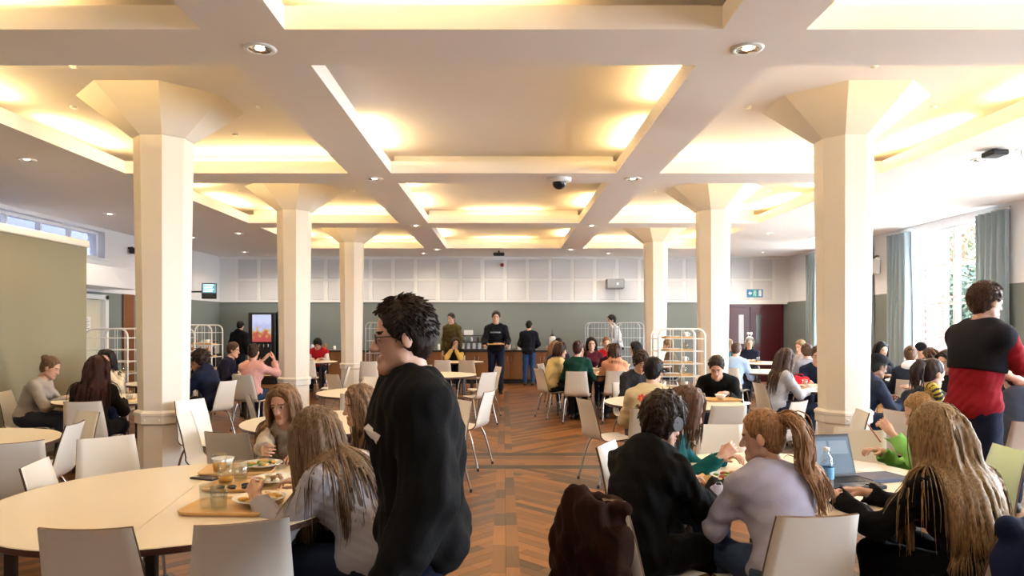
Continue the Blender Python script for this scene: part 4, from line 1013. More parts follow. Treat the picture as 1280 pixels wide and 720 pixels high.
    for i, sx in enumerate((-1, 1)):
        hip = p0 + A_(sx * .088 * s, .01, -.03)
        if legs: kn, an = (A_(*q) for q in legs[i])
        elif sit: kn = A_(sx * knees, .36 * s / .95 + seat_dy, .525); an = A_(sx * (knees - .01), (.33 + .05 * sx * rg.uniform(-1, 1)) + seat_dy, .085)
        else: kn = A_(sx * .095, .02, .50 * s); an = A_(sx * .10, -.02, .085)
        lg.append((hip, kn, an))
    legp = [[('rc', h_, k_, .088 * s, .058 * s), ('rc', k_, a_, .056 * s, .038 * s)] for h_, k_, a_ in lg]
    feet = []
    for (h_, k_, a_), sx in zip(lg, (-1, 1)):
        df = unit(A_(sx * .15, 1, 0)); toe = A_(*(a_ + df * .155)); toe[2] = max(.032, a_[2] - .055); heel = a_ - df * .045; heel[2] = max(.037, a_[2] - .05); feet.append((heel, toe, a_))
    # body
    h = .030 if sleeve >= 1 else .019
    allp = torso + [neck] + sum(armp, []) + sum(legp, []); g = Grid(allp + [('rc', f[0], f[1], .03, .03) for f in feet], h); g.add(torso + [neck], .05 * s); g.add(sum(armp, []), .03); g.add(sum(legp, []), .04); g.add([('rc', f[0], f[1], .03, .024) for f in feet], .03)
    V, Q = g.mesh(); Vs, Qs, Ms, n = [V], [Q], [np.zeros(len(Q), int)], len(V)
    HM = rotm('Z', head[0]) @ rotm('X', -head[1]) @ rotm('Y', head[2]); hs = s * (1.0 if sex == 'm' else 1.0)
    hv_, hq, hm = head_mesh(lod, sex); Vs.append(hb + hs * (hv_ @ HM.T)); Qs.append(hq + n); Ms.append(hm); n += len(hv_)
    for Wp, HX, hp, sx in hands:
        v, q = hand_mesh(lod, hp); v = v * s * (1 if sex == 'm' else .93)
        if sx > 0: v = v * A_(-1, 1, 1); q = q[:, ::-1]
        Vs.append(Wp + v @ HX); Qs.append(q + n); Ms.append(np.zeros(len(q), int)); n += len(v)
    hx_ = hb + HM @ A_(0, .01, .12) * s; cy_, sy_ = math.cos(R(yaw)), math.sin(R(yaw)); x, y = x - (cy_ * hx_[0] - sy_ * hx_[1]), y - (sy_ * hx_[0] + cy_ * hx_[1])   # x, y are where the head is
    hc = hair[1]; M_h = hair_mat(hc)
    me = to_mesh('person', np.concatenate(Vs), np.concatenate(Qs), [M_sk, M_eye, M_iris, M_lip, M_h], np.concatenate(Ms))
    me.polygons.foreach_set('use_smooth', np.ones(len(me.polygons), bool))
    o = link('person', me, None, (x, y, 0), R(yaw)); tag(o, label, 'person', 'diners and staff')
    # garments
    hg = {0: .0115, 1: .0155, 2: .021}[lod]; amp = {0: .0055, 1: .0042, 2: .002}[lod]
    M_t = fabric(top); off = bag + (0 if sit else .012)
    tp = [p for p in torso]; g = Grid(tp + sum(armp, []), hg, off + .02); g.add(tp, .055 * s, off); g.cut(-u1, -(p0 @ u1) + hem)
    for S, E, Wp in arms:
        cut_ = E + (Wp - E) * .97 if sleeve >= 1 else None
        if sleeve >= 1: g.add([('rc', S, E, .051 * s * w, .045 * s * w), ('rc', E, cut_, .045 * s * w, .034 * s)], .035, off)
        elif sleeve > 0: g.add([('rc', S, S + (E - S) * sleeve, .055 * s * w, .052 * s * w)], .03, off)
    g.noise(amp, 24, seed % 999)
    g.sub([('rc', p3 - .015 * un, hb + .1 * un, .060 * s, .066 * s)], .008)
    if sleeve >= 1:
        for i, (S, E, Wp) in enumerate(arms): g.sub([('rc', E + (Wp - E) * 1.02, E + (Wp - E) * 1.3, .05, .06)], .004)
    hoodp = [('el', p3 - fw * .075 * s + .015 * u3, X2, A_(.115, .05, .085) * s), ('rc', p3 + .055 * rx * s + fw * .02, p3 - .05 * fw * s + .07 * rx * s, .028, .035), ('rc', p3 - .055 * rx * s + fw * .02, p3 - .05 * fw * s - .07 * rx * s, .028, .035)]
    if kind in ('hoodie', 'jacket') and not hood: g.add(hoodp, .03); g.sub([('rc', p3, hb + .1 * un, .053 * s, .064 * s)], .006)
    V, Q = g.mesh(); nm = {'sweater': 'sweater', 'hoodie': 'hoodie', 'jacket': 'jacket', 'tee': 't_shirt', 'shirt': 'shirt'}[kind]
    gt = link(nm, to_mesh(nm, V, Q, [M_t]), o)
    if hood:
        g = Grid(hoodp, hg); g.add(hoodp, .03).sub([('rc', p3, hb + .1 * un, .053 * s, .064 * s)], .006); V, Q = g.mesh(); link('hood', to_mesh('hood', V, Q, [fabric(hood)]), o)
    if vest:
        g = Grid(tp, hg, off + .03); g.add(tp, .055 * s, off + .017); g.cut(-u1, -(p0 @ u1) + hem + .005); g.cut(u1, p0 @ u1 + vest[1]) if vest[1] < 0 else (g.cut(-u2, -(p0 @ u2) - vest[1]) if vest[1] > 0 else None); g.sub([('rc', p3 - .03 * un, hb + .1 * un, .072 * s, .08 * s)], .008); V, Q = g.mesh(); link('vest', to_mesh('vest', V, Q, [fabric(vest[0])]), o)
    M_p = fabric(pants); g = Grid([torso[0]] + sum(legp, []), hg * 1.8, .03); g.add([torso[0]], .05, .004); g.cut(u1, p0 @ u1 + .045)
    for (h_, k_, a_) in lg: g.add([('rc', h_, k_, .09 * s, .064 * s), ('rc', k_, k_ + (a_ - k_) * .95, .064 * s, .05 * s)], .04, .008)
    g.noise(amp * .8, 22, seed % 777); V, Q = g.mesh(); link('trousers', to_mesh('trousers', V, Q, [M_p]), o)
    M_s = mat('shoe_' + shoes, shoes, .55)
    for f in feet:
        pr = [('rc', f[0], f[1], .039, .034), ('rc', f[0] + A_(0, 0, .01), f[2] + A_(0, 0, .0), .040, .043)]; g = Grid(pr, .014 if lod == 0 else .024); g.add(pr, .025); g.cut((0, 0, -1), -.002); V, Q = g.mesh(); link('shoe', to_mesh('shoe', V, Q, [M_s]), o)
    # hair
    st, _, ln = hair; cv, cq = hair_cap(lod, {'long': 'long', 'pony': 'tied', 'bun': 'tied', 'short': 'short', 'crop': 'crop', 'curly': 'curly', 'mop': 'mop', 'bob': 'long'}[st])
    Vs, Qs, Ts, n = [hb + hs * (cv @ HM.T)], [cq], [np.full(len(cv), .22)], len(cv)
    rgn = np.random.default_rng(seed); cprims = torso + [neck]; HCw = hb + hs * (HM @ HC)
    def coll(P):
        f = np.min([ev(P, p, off + .004) for p in cprims] + [ev(P, ar[0], off) for ar in armp], 0)
        return np.minimum(f, np.minimum(d_el(P, HCw, HM.T, (HR + .010) * hs), d_el(P, hb + hs * (HM @ A_(0, .03, .068)), HM.T, A_(.064, .064, .09) * hs)))
    bk = HM @ A_(0, -1, 0)
    def volume(pa, m, r, hh):
        sel = pa[np.linspace(0, len(pa) - 1, m).astype(int)][:, :max(5, int(pa.shape[1] * .8)):2]; S_ = sel.shape[1]
        pr = [('rc', a[i], a[i + 1], r * (1 - .75 * (i / S_) ** 2), r * (1 - .75 * ((i + 1) / S_) ** 2)) for a in sel for i in range(S_ - 1)]
        gg = Grid(pr, hh, 0, .02); gg.add(pr, .008); vv, qq = gg.mesh(); m0 = sum(len(a) for a in Vs); Vs.append(vv); Qs.append(qq + m0); Ts.append(np.full(len(vv), .22))
    if st in ('long', 'bob'):
        N_ = {0: 850 if dense else 480, 1: 120, 2: 50}[lod]; sd = rgn.normal(size=(N_ * 4, 3)); sd /= np.linalg.norm(sd, axis=1)[:, None]
        sd = sd[~((sd[:, 1] > .25) & (sd[:, 2] < .60)) & (sd[:, 2] > -.35) & (sd[:, 1] < .66)][:N_]
        roots = HCw + hs * ((sd * (HR + .010)) @ HM.T); t0 = np.stack([np.sign(sd[:, 0] + .03) * .9 * np.clip(sd[:, 2] + .1, 0, 1), -.45 - .25 * sd[:, 1], -.5 * np.ones(len(sd))], 1); t0 -= sd * (t0 * sd).sum(1)[:, None]; t0 /= np.linalg.norm(t0, axis=1)[:, None]
        sw = lambda P, t: .28 * bk[None] * A_(1, 1, 0) * (1 - t)
        pa = hang(roots, t0 @ HM.T, ln + .16, {0: 16, 1: 12, 2: 9}[lod], coll, .05, seed % 555, .50, sw, .013); v, q, t = tubes(pa, {0: .0032, 1: .0056, 2: .0085}[lod], 3, .3, seed % 333); volume(pa, {0: 150, 1: 60, 2: 30}[lod], {0: .0092, 1: .014, 2: .018}[lod], {0: .0085, 1: .012, 2: .016}[lod])
        n = sum(len(a) for a in Vs); Vs.append(v); Qs.append(q + n); Ts.append(t); n += len(v)
    elif st == 'pony':
        N_ = {0: 460, 1: 80, 2: 36}[lod]; ro = hb + hs * (HM @ A_(0, -.108, .165)); jit = rgn.normal(size=(N_, 3)) * .011; d0 = unit(HM @ A_(0, -.75, .35)) + rgn.normal(size=(N_, 3)) * .20; d0 /= np.linalg.norm(d0, axis=1)[:, None]
        pa = hang(ro + jit, d0, ln, {0: 18, 1: 13, 2: 10}[lod], coll, .14, seed % 555, .66, None, .034); v, q, t = tubes(pa, {0: .0032, 1: .0056, 2: .009}[lod], 3, .3, seed % 333); volume(pa, {0: 60, 1: 30, 2: 16}[lod], {0: .0115, 1: .014, 2: .017}[lod], {0: .0085, 1: .012, 2: .016}[lod])
        n = sum(len(a) for a in Vs); Vs.append(v); Qs.append(q + n); Ts.append(t); n += len(v)
        g = Grid([('el', ro, I3, A_(.03, .03, .03))], .006); g.add([('el', ro, HM.T, A_(.024, .026, .024))], .01); v, q = g.mesh(); Vs.append(v); Qs.append(q + n); Ts.append(np.full(len(v), .1)); n += len(v)
    elif st == 'bun':
        ro = hb + hs * (HM @ A_(0, -.10, .175)); g = Grid([('el', ro, I3, A_(.05, .05, .05))], .007); g.add([('el', ro, HM.T, A_(.043, .036, .040))], .01).noise(.003, 90, 4); v, q = g.mesh(); Vs.append(v); Qs.append(q + n); Ts.append(np.full(len(v), .2)); n += len(v)
    elif st in ('short', 'mop', 'crop', 'curly') and lod < 2:
        N_ = {0: 800, 1: 150}[lod] // (2 if st == 'crop' else 1); sd = rgn.normal(size=(N_ * 3, 3)); sd /= np.linalg.norm(sd, axis=1)[:, None]; sd = sd[~((sd[:, 1] > .35) & (sd[:, 2] < .55)) & (sd[:, 2] > -.30)][:N_]
        e = {'short': .012, 'crop': .006, 'mop': .018, 'curly': .022}[st]; roots = HCw + hs * ((sd * (HR + e)) @ HM.T); t0 = np.stack([.35 + .5 * sd[:, 0], np.where(sd[:, 1] > .2, .6, -.5), -.35 * np.ones(len(sd))], 1); t0 -= sd * ((t0 * sd).sum(1) - .10)[:, None]; t0 += rgn.normal(size=sd.shape) * .14; t0 /= np.linalg.norm(t0, axis=1)[:, None]
        pa = hang(roots, t0 @ HM.T, {'short': .022, 'crop': .014, 'mop': .045, 'curly': .05}[st], 4, coll, .08 if st != 'curly' else .7, seed % 555, .85, None, .008); v, q, t = tubes(pa, {0: .0030, 1: .0050}[lod], 3, .2, seed % 333)
        n = sum(len(a) for a in Vs); Vs.append(v); Qs.append(q + n); Ts.append(t); n += len(v)
    hm_ = to_mesh('hair', np.concatenate(Vs), np.concatenate(Qs), [M_h]); at = hm_.attributes.new('tone', 'FLOAT', 'POINT'); at.data.foreach_set('value', np.concatenate(Ts).astype(np.float32)); ho = link('hair', hm_, o)
    info = dict(o=o, hb=hb, HM=HM, hs=hs, arms=arms, p=(p0, p1, p2, p3), X2=X2, top=gt, s=s, fw=fw, rx=rx, ho=ho, head_top=hb[2] + .225 * s)
    PEOPLE[key] = info; info['xy'] = (x, y, yaw)
    if sit and seat:
        c = chair(x, y, yaw, chair_label or f'white chair under the {key}', 'occupied white chairs'); info['chair'] = c
    return info
def hash_str(k):
    v = 7
    for c in k: v = (v * 131 + ord(c)) % 1000003
    return v
def headgear(info, mb, name, mats, parent=None):
    """mesh in head-local space carried by the head"""
    M = Matrix.Translation(Vector(info['hb'])) @ Matrix(info['HM'].tolist()).to_4x4() @ Matrix.Scale(info['hs'], 4)
    mb.v = [tuple(M @ Vector(v)) for v in mb.v]; return mb.build(name, mats, parent or info['o'])
from mathutils.bvhtree import BVHTree
def table_hands(w=.16, f=.36, z=.775, pose='relax'): return dict(LH=((-w, f, z), 'down', pose), RH=((w, f, z), 'down', pose))
def chin_hands(f=.22, z=1.0): return dict(LH=((-.03, f, z), 'in', 'relax'), RH=((.04, f, z - .01), 'in', 'relax'))
# ---- by the olive partition
person('woman in the grey sweater', 'woman in a grey sweater with tied-up hair seated before the olive partition', -4.98, 7.72, -78, s=.93, lean=24, head=(0, 25, 0), top='9c9590', hair=('bun', '7a5836', 0), pants='30343c', **table_hands(.1, .40))
person('woman in the cream top facing the hall', 'dark-haired woman in cream top facing the hall behind the red-haired one', -4.90, 8.62, 200, s=.93, lean=14, head=(-8, 8, 0), top='cbbba0', hair=('long', '2a1a16', .25), **chin_hands())
person('woman with long dark red hair', 'woman seen from behind with long dark red hair and black jacket', -4.05, 6.98, 12, s=.94, lean=16, head=(0, 14, 0), top='1b1613', kind='jacket', hair=('long', '3f1410', .40), pants='15161a', **table_hands())
person('woman in the navy jacket', 'woman in a navy jacket with curly dark hair leaning to one side', -4.02, 9.25, 72, s=.95, lean=26, head=(8, 12, 0), top='161c34', kind='jacket', hair=('curly', '38201a', 0), pants='15161c', LH=((-.1, .42, .78), 'down', 'relax'), RH=((.02, .28, .98), 'in', 'relax'))
person('companion in the olive sleeve', 'person in olive top beside the woman in navy jacket, behind the first column', -4.36, 9.05, 25, sex='m', lean=16, top='4a4630', hair=('short', '2a1c14', 0), lod=2)
person('woman in the pink sweater', 'woman in a pale pink sweater and jeans gesturing with raised hands', -3.73, 10.45, -12, s=.96, lean=8, head=(10, 4, 0), top='cf9d96', hair=('bun', '3e2418', 0), pants='2c3a55', LH=((-.05, .36, 1.02), 'in', 'flat'), RH=((.17, .30, 1.03), 'in', 'flat'))
person('man in dark navy', 'man in dark navy top sitting behind the pink sweater', -4.62, 12.0, -85, sex='m', s=.98, lean=22, top='1c1a2c', hair=('short', '5a3a24', 0), lod=2)
person('figure at the drinks machine', 'dark-clothed person standing at the lit drinks machine', -6.55, 17.45, -15, sex='m', s=.95, pose='stand', lean=8, top='0c0c0e', kind='jacket', hair=('short', '120e0c', 0), lod=2)
person('person in red', 'person in a red top with white sleeves looking down at a table', -4.40, 16.55, 185, sex='m', s=.97, lean=18, head=(0, 35, 0), top='d8d0cc', vest=('a01420', 0), hair=('mop', '1c1412', 0), lod=1, **table_hands(.12, .32))
# ---- the big split table
person('girl with ginger hair', 'girl with long ginger hair facing the hall over her food tray', -1.40, 4.42, 180, s=.90, lean=32, head=(-10, 12, 4), top='b5ab9d', hair=('long', '8c6238', .30), lod=0, LH=((-.18, .50, .785), 'down', 'relax'), RH=((.0, .56, .83), 'in', 'pinch'))
person('girl in the grey sweatshirt', 'girl with very long brown hair in grey sweatshirt bending over her plate', -.86, 3.16, 66, s=.93, lean=29, head=(4, 38, 0), top='9b99a2', hair=('long', '785836', .46), pants='1a2338', lod=0, bag=.022, LH=((-.17, .42, .80), 'in', 'pinch'), RH=((.12, .40, .80), 'down', 'relax'))
person('girl in the dark top', 'girl in a dark top with straight light brown hair in profile', -.87, 4.17, 108, s=.89, lean=24, head=(10, 10, 0), top='241f20', hair=('long', '8d6643', .32), lod=0, dense=False, **table_hands(.12, .38))
man = person('walking man', 'man in black sweatshirt and glasses striding past the long-haired girls', -.335, 2.27, 106, sex='m', s=.93, pose='stand', lean=6, head=(-4, 6, 0), top='0b0b0d', hair=('short', '2c1c14', 0), pants='141a2c', lod=0, bag=.03, hem=.16,
             legs=[((-.09, .20, .47), (-.09, .22, .085)), ((.09, .04, .48), (.10, -.24, .13))], LH=((-.27, .13, .83), 'in', 'relax'), RH=((.27, -.12, .82), 'in', 'relax'))
# ---- by the counter
person('woman resting her chin', 'woman with clasped hands under her chin, black vest over yellow sleeves', -1.12, 16.35, 172, s=.95, lean=14, head=(20, 8, 0), top='bfa05c', vest=('121013', 0), hair=('long', '3a2016', .2), lod=1, LH=((-.03, .20, 1.0), 'in', 'grip'), RH=((.04, .20, 1.01), 'in', 'grip'))
person('man in olive', 'man in an olive jacket standing by the counter', -1.34, 17.75, 150, sex='m', s=1.06, pose='stand', lean=2, top='4c4326', kind='jacket', hair=('crop', '3a2a22', 0), pants='2a2620', lod=1)
tman = person('man carrying a tray', 'man in dark sweatshirt carrying a wooden tray toward the tables', -.17, 15.9, 180, sex='m', s=1.065, pose='stand', lean=2, head=(0, 8, 0), top='101116', hair=('short', '2c1e18', 0), pants='1c2138', lod=1, LH=((-.24, .36, 1.10), 'up', 'grip'), RH=((.24, .36, 1.10), 'up', 'grip'), legs=[((-.10, .10, .54), (-.10, .06, .09)), ((.10, .0, .54), (.10, -.12, .10))])
person('man in blue jeans', 'man in blue jeans standing with his back turned at the counter', .66, 18.22, -4, sex='m', s=.95, pose='stand', lean=5, top='14161e', hair=('crop', '14100e', 0), pants='2a4470', lod=1, LH=((-.16, .28, .98), 'down', 'relax'), RH=((.18, .30, 1.0), 'down', 'relax'))
person('worker in the dark apron', 'worker in white shirt and dark apron behind the grey racks', 2.86, 18.62, 96, sex='m', s=1.05, pose='stand', lean=14, top='c8c4c4', vest=('0e0e11', -.02), pants='0e0e11', hair=('short', '14100e', 0), lod=1, LH=((-.2, .3, 1.1), 'down', 'relax'), RH=((.2, .3, 1.1), 'down', 'relax'))
# ---- the crowded group
person('person in the cream fleece', 'person in a cream fleece leaning in at the crowded table', .98, 11.85, -66, s=.98, lean=22, head=(-5, 12, 0), top='c9b581', hair=('bob', '4a2a1a', .02), bag=.022, **table_hands())
person('person in the dark green sweater', 'person in a dark green sweater with back turned at the crowded table', 1.20, 11.28, -10, s=1.0, lean=10, head=(-12, 6, 0), top='123a30', hair=('bun', '4a2118', 0), pants='18171a', **table_hands())
person('woman with loose fair hair', 'woman with loose fair hair on the far side of the cream fleece', .98, 13.0, -115, s=.94, lean=10, head=(0, 6, 0), top='2a3350', hair=('long', '9c7044', .3), lod=2)
person('dark-haired diner', 'dark-haired diner mostly hidden behind the green sweater', 1.10, 13.95, 195, sex='m', s=.98, lean=4, top='2c2b33', hair=('short', '1a1210', 0), lod=2)
person('diner in purple', 'diner in a purple top leaning low at the crowded table', 1.43, 13.0, 182, s=.92, lean=26, head=(0, 20, 0), top='4a4468', hair=('long', '3a241c', .2), lod=2)
person('woman in burgundy', 'woman with long dark hair and burgundy top facing the hall', 1.74, 13.85, 172, s=1.0, lean=4, head=(6, 4, 0), top='4a1622', hair=('long', '2a1614', .3), lod=1)
person('girl in maroon', 'pale-faced girl in dark maroon looking up from the crowded table', 1.97, 12.93, 168, s=.90, lean=20, head=(-4, 2, 0), top='281216', hair=('pony', '3a2018', .2), lod=1, **table_hands())
person('fair diner in red', 'fair-haired diner in a bright red top at the table behind', 2.20, 14.95, 180, s=1.0, lean=6, top='a3141c', hair=('bun', '8a5c34', 0), lod=2)
person('woman in the peach hoodie', 'woman in a peach hoodie with brown hair over the back', 1.82, 11.48, -4, s=.95, lean=18, head=(-6, 10, 0), top='c88e70', kind='hoodie', hair=('long', '4a2a1c', .10), pants='1a1a20', **table_hands())
person('woman in light blue', 'woman in light blue with long dark curls turned to the table', 2.36, 12.6, 82, s=.94, lean=8, top='8aa5c8', hair=('long', '1e1414', .22), lod=1, **table_hands())
person('blond diner', 'blond diner at the table between the racks and third column', 3.35, 14.35, 80, s=.96, lean=10, top='6a5a48', hair=('bob', '94703a', .02), lod=2)
# ---- flower sweater table
person('man in the charcoal sweater', 'young man in charcoal sweater with floppy hair looking down', 1.66, 8.42, 200, sex='m', s=.96, lean=20, head=(-10, 28, 0), top='2b2b2e', hair=('mop', '3a2317', 0), lod=1, **table_hands())
flo = person('person in the flower sweater', 'person in cream sweatshirt with red flowers printed on the back', 1.38, 6.42, -16, sex='m', s=.96, lean=20, head=(-18, 14, 0), top='cdbd9a', hair=('short', '15100f', 0), pants='1c1f28', lod=1, bag=.024, **table_hands())
person('man in the black sweater', 'man in a black sweater hunched over his tray, face down', 2.47, 8.12, 158, sex='m', s=.98, lean=34, head=(0, 34, 0), top='131315', hair=('short', '38281c', 0), lod=1, LH=((-.12, .46, .785), 'down', 'relax'), RH=((.22, .42, .785), 'down', 'relax'))
# ---- the laptop table
hs_ = person('person with headphones', 'person in black hoodie and headphones sitting on a brown coat', .75, 3.24, -52, s=.95, lean=22, head=(-6, 20, 0), top='0a0a0c', kind='hoodie', hair=('mop', '38241a', 0), pants='0d0d10', lod=0, bag=.024, chair_label='white chair hung with a brown coat', LH=((-.12, .42, .79), 'down', 'relax'), RH=((.10, .46, .79), 'down', 'relax'))
person('girl in teal', 'brown-haired girl in a teal top bending over salad', 1.06, 4.0, -118, s=.93, lean=29, head=(-6, 24, 0), top='0d5355', hair=('long', '6a4530', .16), lod=0, dense=False, LH=((-.1, .40, .80), 'down', 'relax'), RH=((.12, .42, .84), 'in', 'pinch'))
person('girl with the ponytail', 'girl in lavender sweatshirt with a long fair ponytail, back turned', 1.12, 3.06, 6, s=.88, lean=25, head=(52, 10, 0), twist=0, top='a6a5bb', hair=('pony', 'a9743f', .44), pants='3a4a66', lod=0, bag=.017, **table_hands(.13, .36))
bl = person('girl typing on the laptop', 'girl in black with very long blonde hair typing on a laptop', 1.84, 3.0, 16, s=.92, lean=24, head=(4, 12, 0), top='0b0b0d', hair=('long', '98733f', .52), pants='0b0b0f', lod=0, chair_label='white chair hung with a dark blue coat', LH=((-.30, .38, .79), 'down', 'relax'), RH=((-.14, .40, .79), 'down', 'relax'))
lime = person('girl in lime green', 'girl in a lime green hoodie holding up a pen, hair in a scrunchie', 2.46, 4.15, 84, s=.88, lean=32, head=(0, 24, 0), top='7dbb64', kind='hoodie', hair=('bun', 'ac7f42', 0), lod=0, LH=((-.10, .42, .93), 'in', 'pinch'), RH=((.12, .40, .785), 'down', 'relax'))
# ---- window side
cap = person('man in the dark cap', 'man in navy hooded jacket and dark cap in profile', 4.02, 7.50, -84, sex='m', s=.96, lean=24, head=(0, 16, 0), top='1f2539', kind='jacket', hair=('crop', '0e0c0c', 0), skin='brown', lod=1, **table_hands())
person('woman in the dark tee', 'woman in a dark grey t-shirt with a low brown ponytail', 3.70, 6.02, -70, s=.96, lean=16, head=(-12, 12, 0), top='2a2f3a', kind='tee', sleeve=.75, hair=('pony', '33201b', .26), lod=1, **table_hands())
person('woman with straight dark hair', 'woman with straight dark hair facing the dark tee', 4.96, 7.85, 108, s=.96, lean=12, top='1b1b21', hair=('long', '2a1a18', .36), lod=1)
red = person('man in red reaching out', 'man in red t-shirt and dark vest walking with arms outstretched', 3.42, 4.95, -84, sex='m', s=1.055, pose='stand', lean=8, head=(0, 6, 0), top='861622', kind='tee', sleeve=.8, vest=('17161d', .23), hair=('short', '4a2a1c', 0), pants='161a30', lod=0, LH=((-.12, .52, 1.12), 'down', 'relax'), RH=((.16, .50, 1.08), 'down', 'relax'), legs=[((-.10, .14, .53), (-.10, .08, .09)), ((.10, .02, .53), (.10, -.24, .13))])
person('man in the slate hoodie', 'man in a slate hoodie with back turned beside the reaching man', 4.06, 5.58, -14, sex='m', s=.97, lean=16, head=(0, 8, 0), top='3d4353', kind='hoodie', hair=('crop', '3a261c', 0), lod=1, **table_hands())
person('woman with sunglasses on her head', 'woman with long brown hair, grey top and sunglasses on her head', 3.56, 8.80, -84, s=.95, lean=14, head=(0, 12, 0), top='a3a3a8', hair=('long', '4a2e20', .38), lod=1, **table_hands())
person('man in navy at the red bag', 'man in navy sitting behind a red bag', 4.46, 9.95, 160, sex='m', s=.95, lean=18, head=(0, 16, 0), top='1a2338', hair=('short', '5a3c28', 0), lod=1, **table_hands())
person('fair man in the grey shirt', 'fair-haired man in grey shirt smiling toward the doors side', 5.40, 12.75, 118, sex='m', s=.97, lean=8, top='a6a2ae', kind='shirt', hair=('short', '9c7848', 0), lod=1)
person('person in the pale blue shirt', 'person in pale blue shirt half hidden by the second column', 4.06, 12.2, -35, sex='m', s=.96, lean=20, top='9ab0cd', kind='shirt', hair=('short', '5a4030', 0), lod=2)
person('brown-haired diner in grey', 'brown-haired diner in grey seen from behind at the far table', 5.08, 11.75, 6, sex='m', s=.92, lean=16, top='80808a', hair=('mop', '5c3c26', 0), lod=2)
hb_ = person('woman with the bobble headband', 'grey-haired woman in dark jacket wearing a white bobble headband', 5.62, 16.0, 150, s=.97, lean=14, head=(25, 8, 0), top='171b2c', kind='jacket', hair=('bob', '9a9288', .0), lod=1, **table_hands())
person('fair woman in petrol blue', 'fair-haired woman in petrol blue by the second column', 4.90, 15.2, -110, s=.94, lean=14, top='2a626c', hair=('bob', 'b0905e', .03), lod=2)
person('person with the white hood', 'person with a white hood over navy jacket, back turned', 5.55, 9.55, -30, s=.96, lean=12, top='222a38', kind='jacket', hood='cfd3da', hair=('bun', '70492e', 0), lod=1, **table_hands())
person('black-haired woman', 'black-haired woman in dark top facing the hall by the window table', 6.06, 11.2, 190, s=.97, lean=8, top='20222b', hair=('long', '14100f', .2), lod=1, **table_hands())
bean = person('person in the black beanie', 'person in a black beanie at the window table', 6.62, 11.1, 160, sex='m', s=.96, lean=10, top='1c1c20', hair=('crop', '14100f', 0), lod=2)
person('brown-haired woman', 'brown-haired woman seen past the dark tee, before the window', 5.32, 8.75, 62, s=.95, lean=14, top='6a5a52', hair=('bob', '573a28', .06), lod=2)
person('diner against the window', 'dark-haired diner silhouetted against the tall window', 7.12, 10.3, 100, sex='m', s=.97, lean=8, top='24242c', hair=('short', '18120f', 0), lod=2)
person('man in the blue collar', 'man with short fair hair and blue collar near the curtain', 6.50, 9.12, 20, sex='m', s=.96, lean=12, head=(10, 4, 0), top='2a3550', kind='shirt', hair=('crop', '6a4c34', 0), lod=1)

# ---- accessories that belong to people
def project(info, pts, mats, name, depth=.004, parent=None, back=True, polys=None):
    """lay small polygons on a garment: polys in (right, up) metres about the chest centre"""
    me = info['top'].data; bvh = BVHTree.FromPolygons([v.co[:] for v in me.vertices], [p.vertices[:] for p in me.polygons])
    c = info['p'][2]; rx, u = info['X2'][0], info['X2'][2]; fw = info['X2'][1] * (-1 if back else 1); mb = MB()
    for poly, mi in polys:
        vs = []
        for a, b in poly:
            o_ = Vector(c + rx * a + u * b + fw * .5); hit = bvh.ray_cast(o_, Vector(-fw))
            if hit[0] is None: break
            vs.append(tuple(hit[0] + Vector(fw) * depth))
        if len(vs) == len(poly):
            cen = tuple(sum(v[k] for v in vs) / len(vs) + fw[k] * .003 for k in range(3)); n = len(vs); mb.add(vs + [cen], [(i, (i + 1) % n, n) for i in range(n)], mi)
    return mb.build(name, mats, info['top'] if parent is None else parent)
def petal(cx, cy, a, l, w): ca, sa = math.cos(a), math.sin(a); return [(cx + ca * x - sa * y, cy + sa * x + ca * y) for x, y in ((0, 0), (l * .35, -w), (l * .8, -w * .8), (l, 0), (l * .8, w * .8), (l * .35, w))]
fp = []
for cx, cy, rad in ((-.03, .03, .055), (.055, .045, .045), (-.085, .05, .04), (-.08, -.045, .04), (.03, .0, .035)):
    fp += [(petal(cx, cy, k * 1.047 + cx * 9, rad, rad * .34), 0) for k in range(6)] + [(petal(cx - .008, cy - .005, .7, .018, .008), 2)]
for cx, cy, a in ((-.06, -.01, 2.2), (.01, -.02, -1.2), (.09, .02, .4), (-.10, -.01, 3.6), (-.03, -.06, -1.9), (.10, .07, .9)): fp.append((petal(cx, cy, a, .045, .013), 1))
project(flo, None, [mat('print_red', (.62, .08, .06), .7), mat('print_green', (.08, .18, .08), .7), mat('print_yellow', (.7, .4, .1), .7)], 'flower_print', polys=fp)
bars = [([(-.13 + .02 * k, .05 - .012 * k), (-.02 + .02 * k, .075 - .012 * k), (.0 + .02 * k, .06 - .012 * k), (-.11 + .02 * k, .03 - .012 * k)], 0) for k in (0, 1)] + [([(-.02, -.035), (.09, -.02), (.09, -.045), (-.02, -.06)], 1)]
project(man, None, [mat('print_white', (.62, .6, .58), .7), mat('print_tan', (.38, .3, .22), .7)], 'chest_print', back=False, polys=bars)
project(tman, None, [mat('print_grey', (.35, .36, .4), .7)], 'chest_print', back=False, polys=[([(-.10 + .04 * k, .03), (-.07 + .04 * k, .04), (-.07 + .04 * k, .07), (-.10 + .04 * k, .06)], 0) for k in range(6)])
# glasses
mb = MB()
for sx in (-1, 1):
    mb.tube([(sx * .032 + .021 * math.cos(a), .098, .097 + .016 * math.sin(a)) for a in np.linspace(0, 6.283, 13)], .0018, 5); mb.tube([(sx * .053, .097, .102), (sx * .082, .0, .10), (sx * .083, -.015, .09)], .0018, 5)
mb.tube([(-.011, .1, .1), (.011, .1, .1)], .0018, 5); headgear(man, mb, 'glasses', M_black)
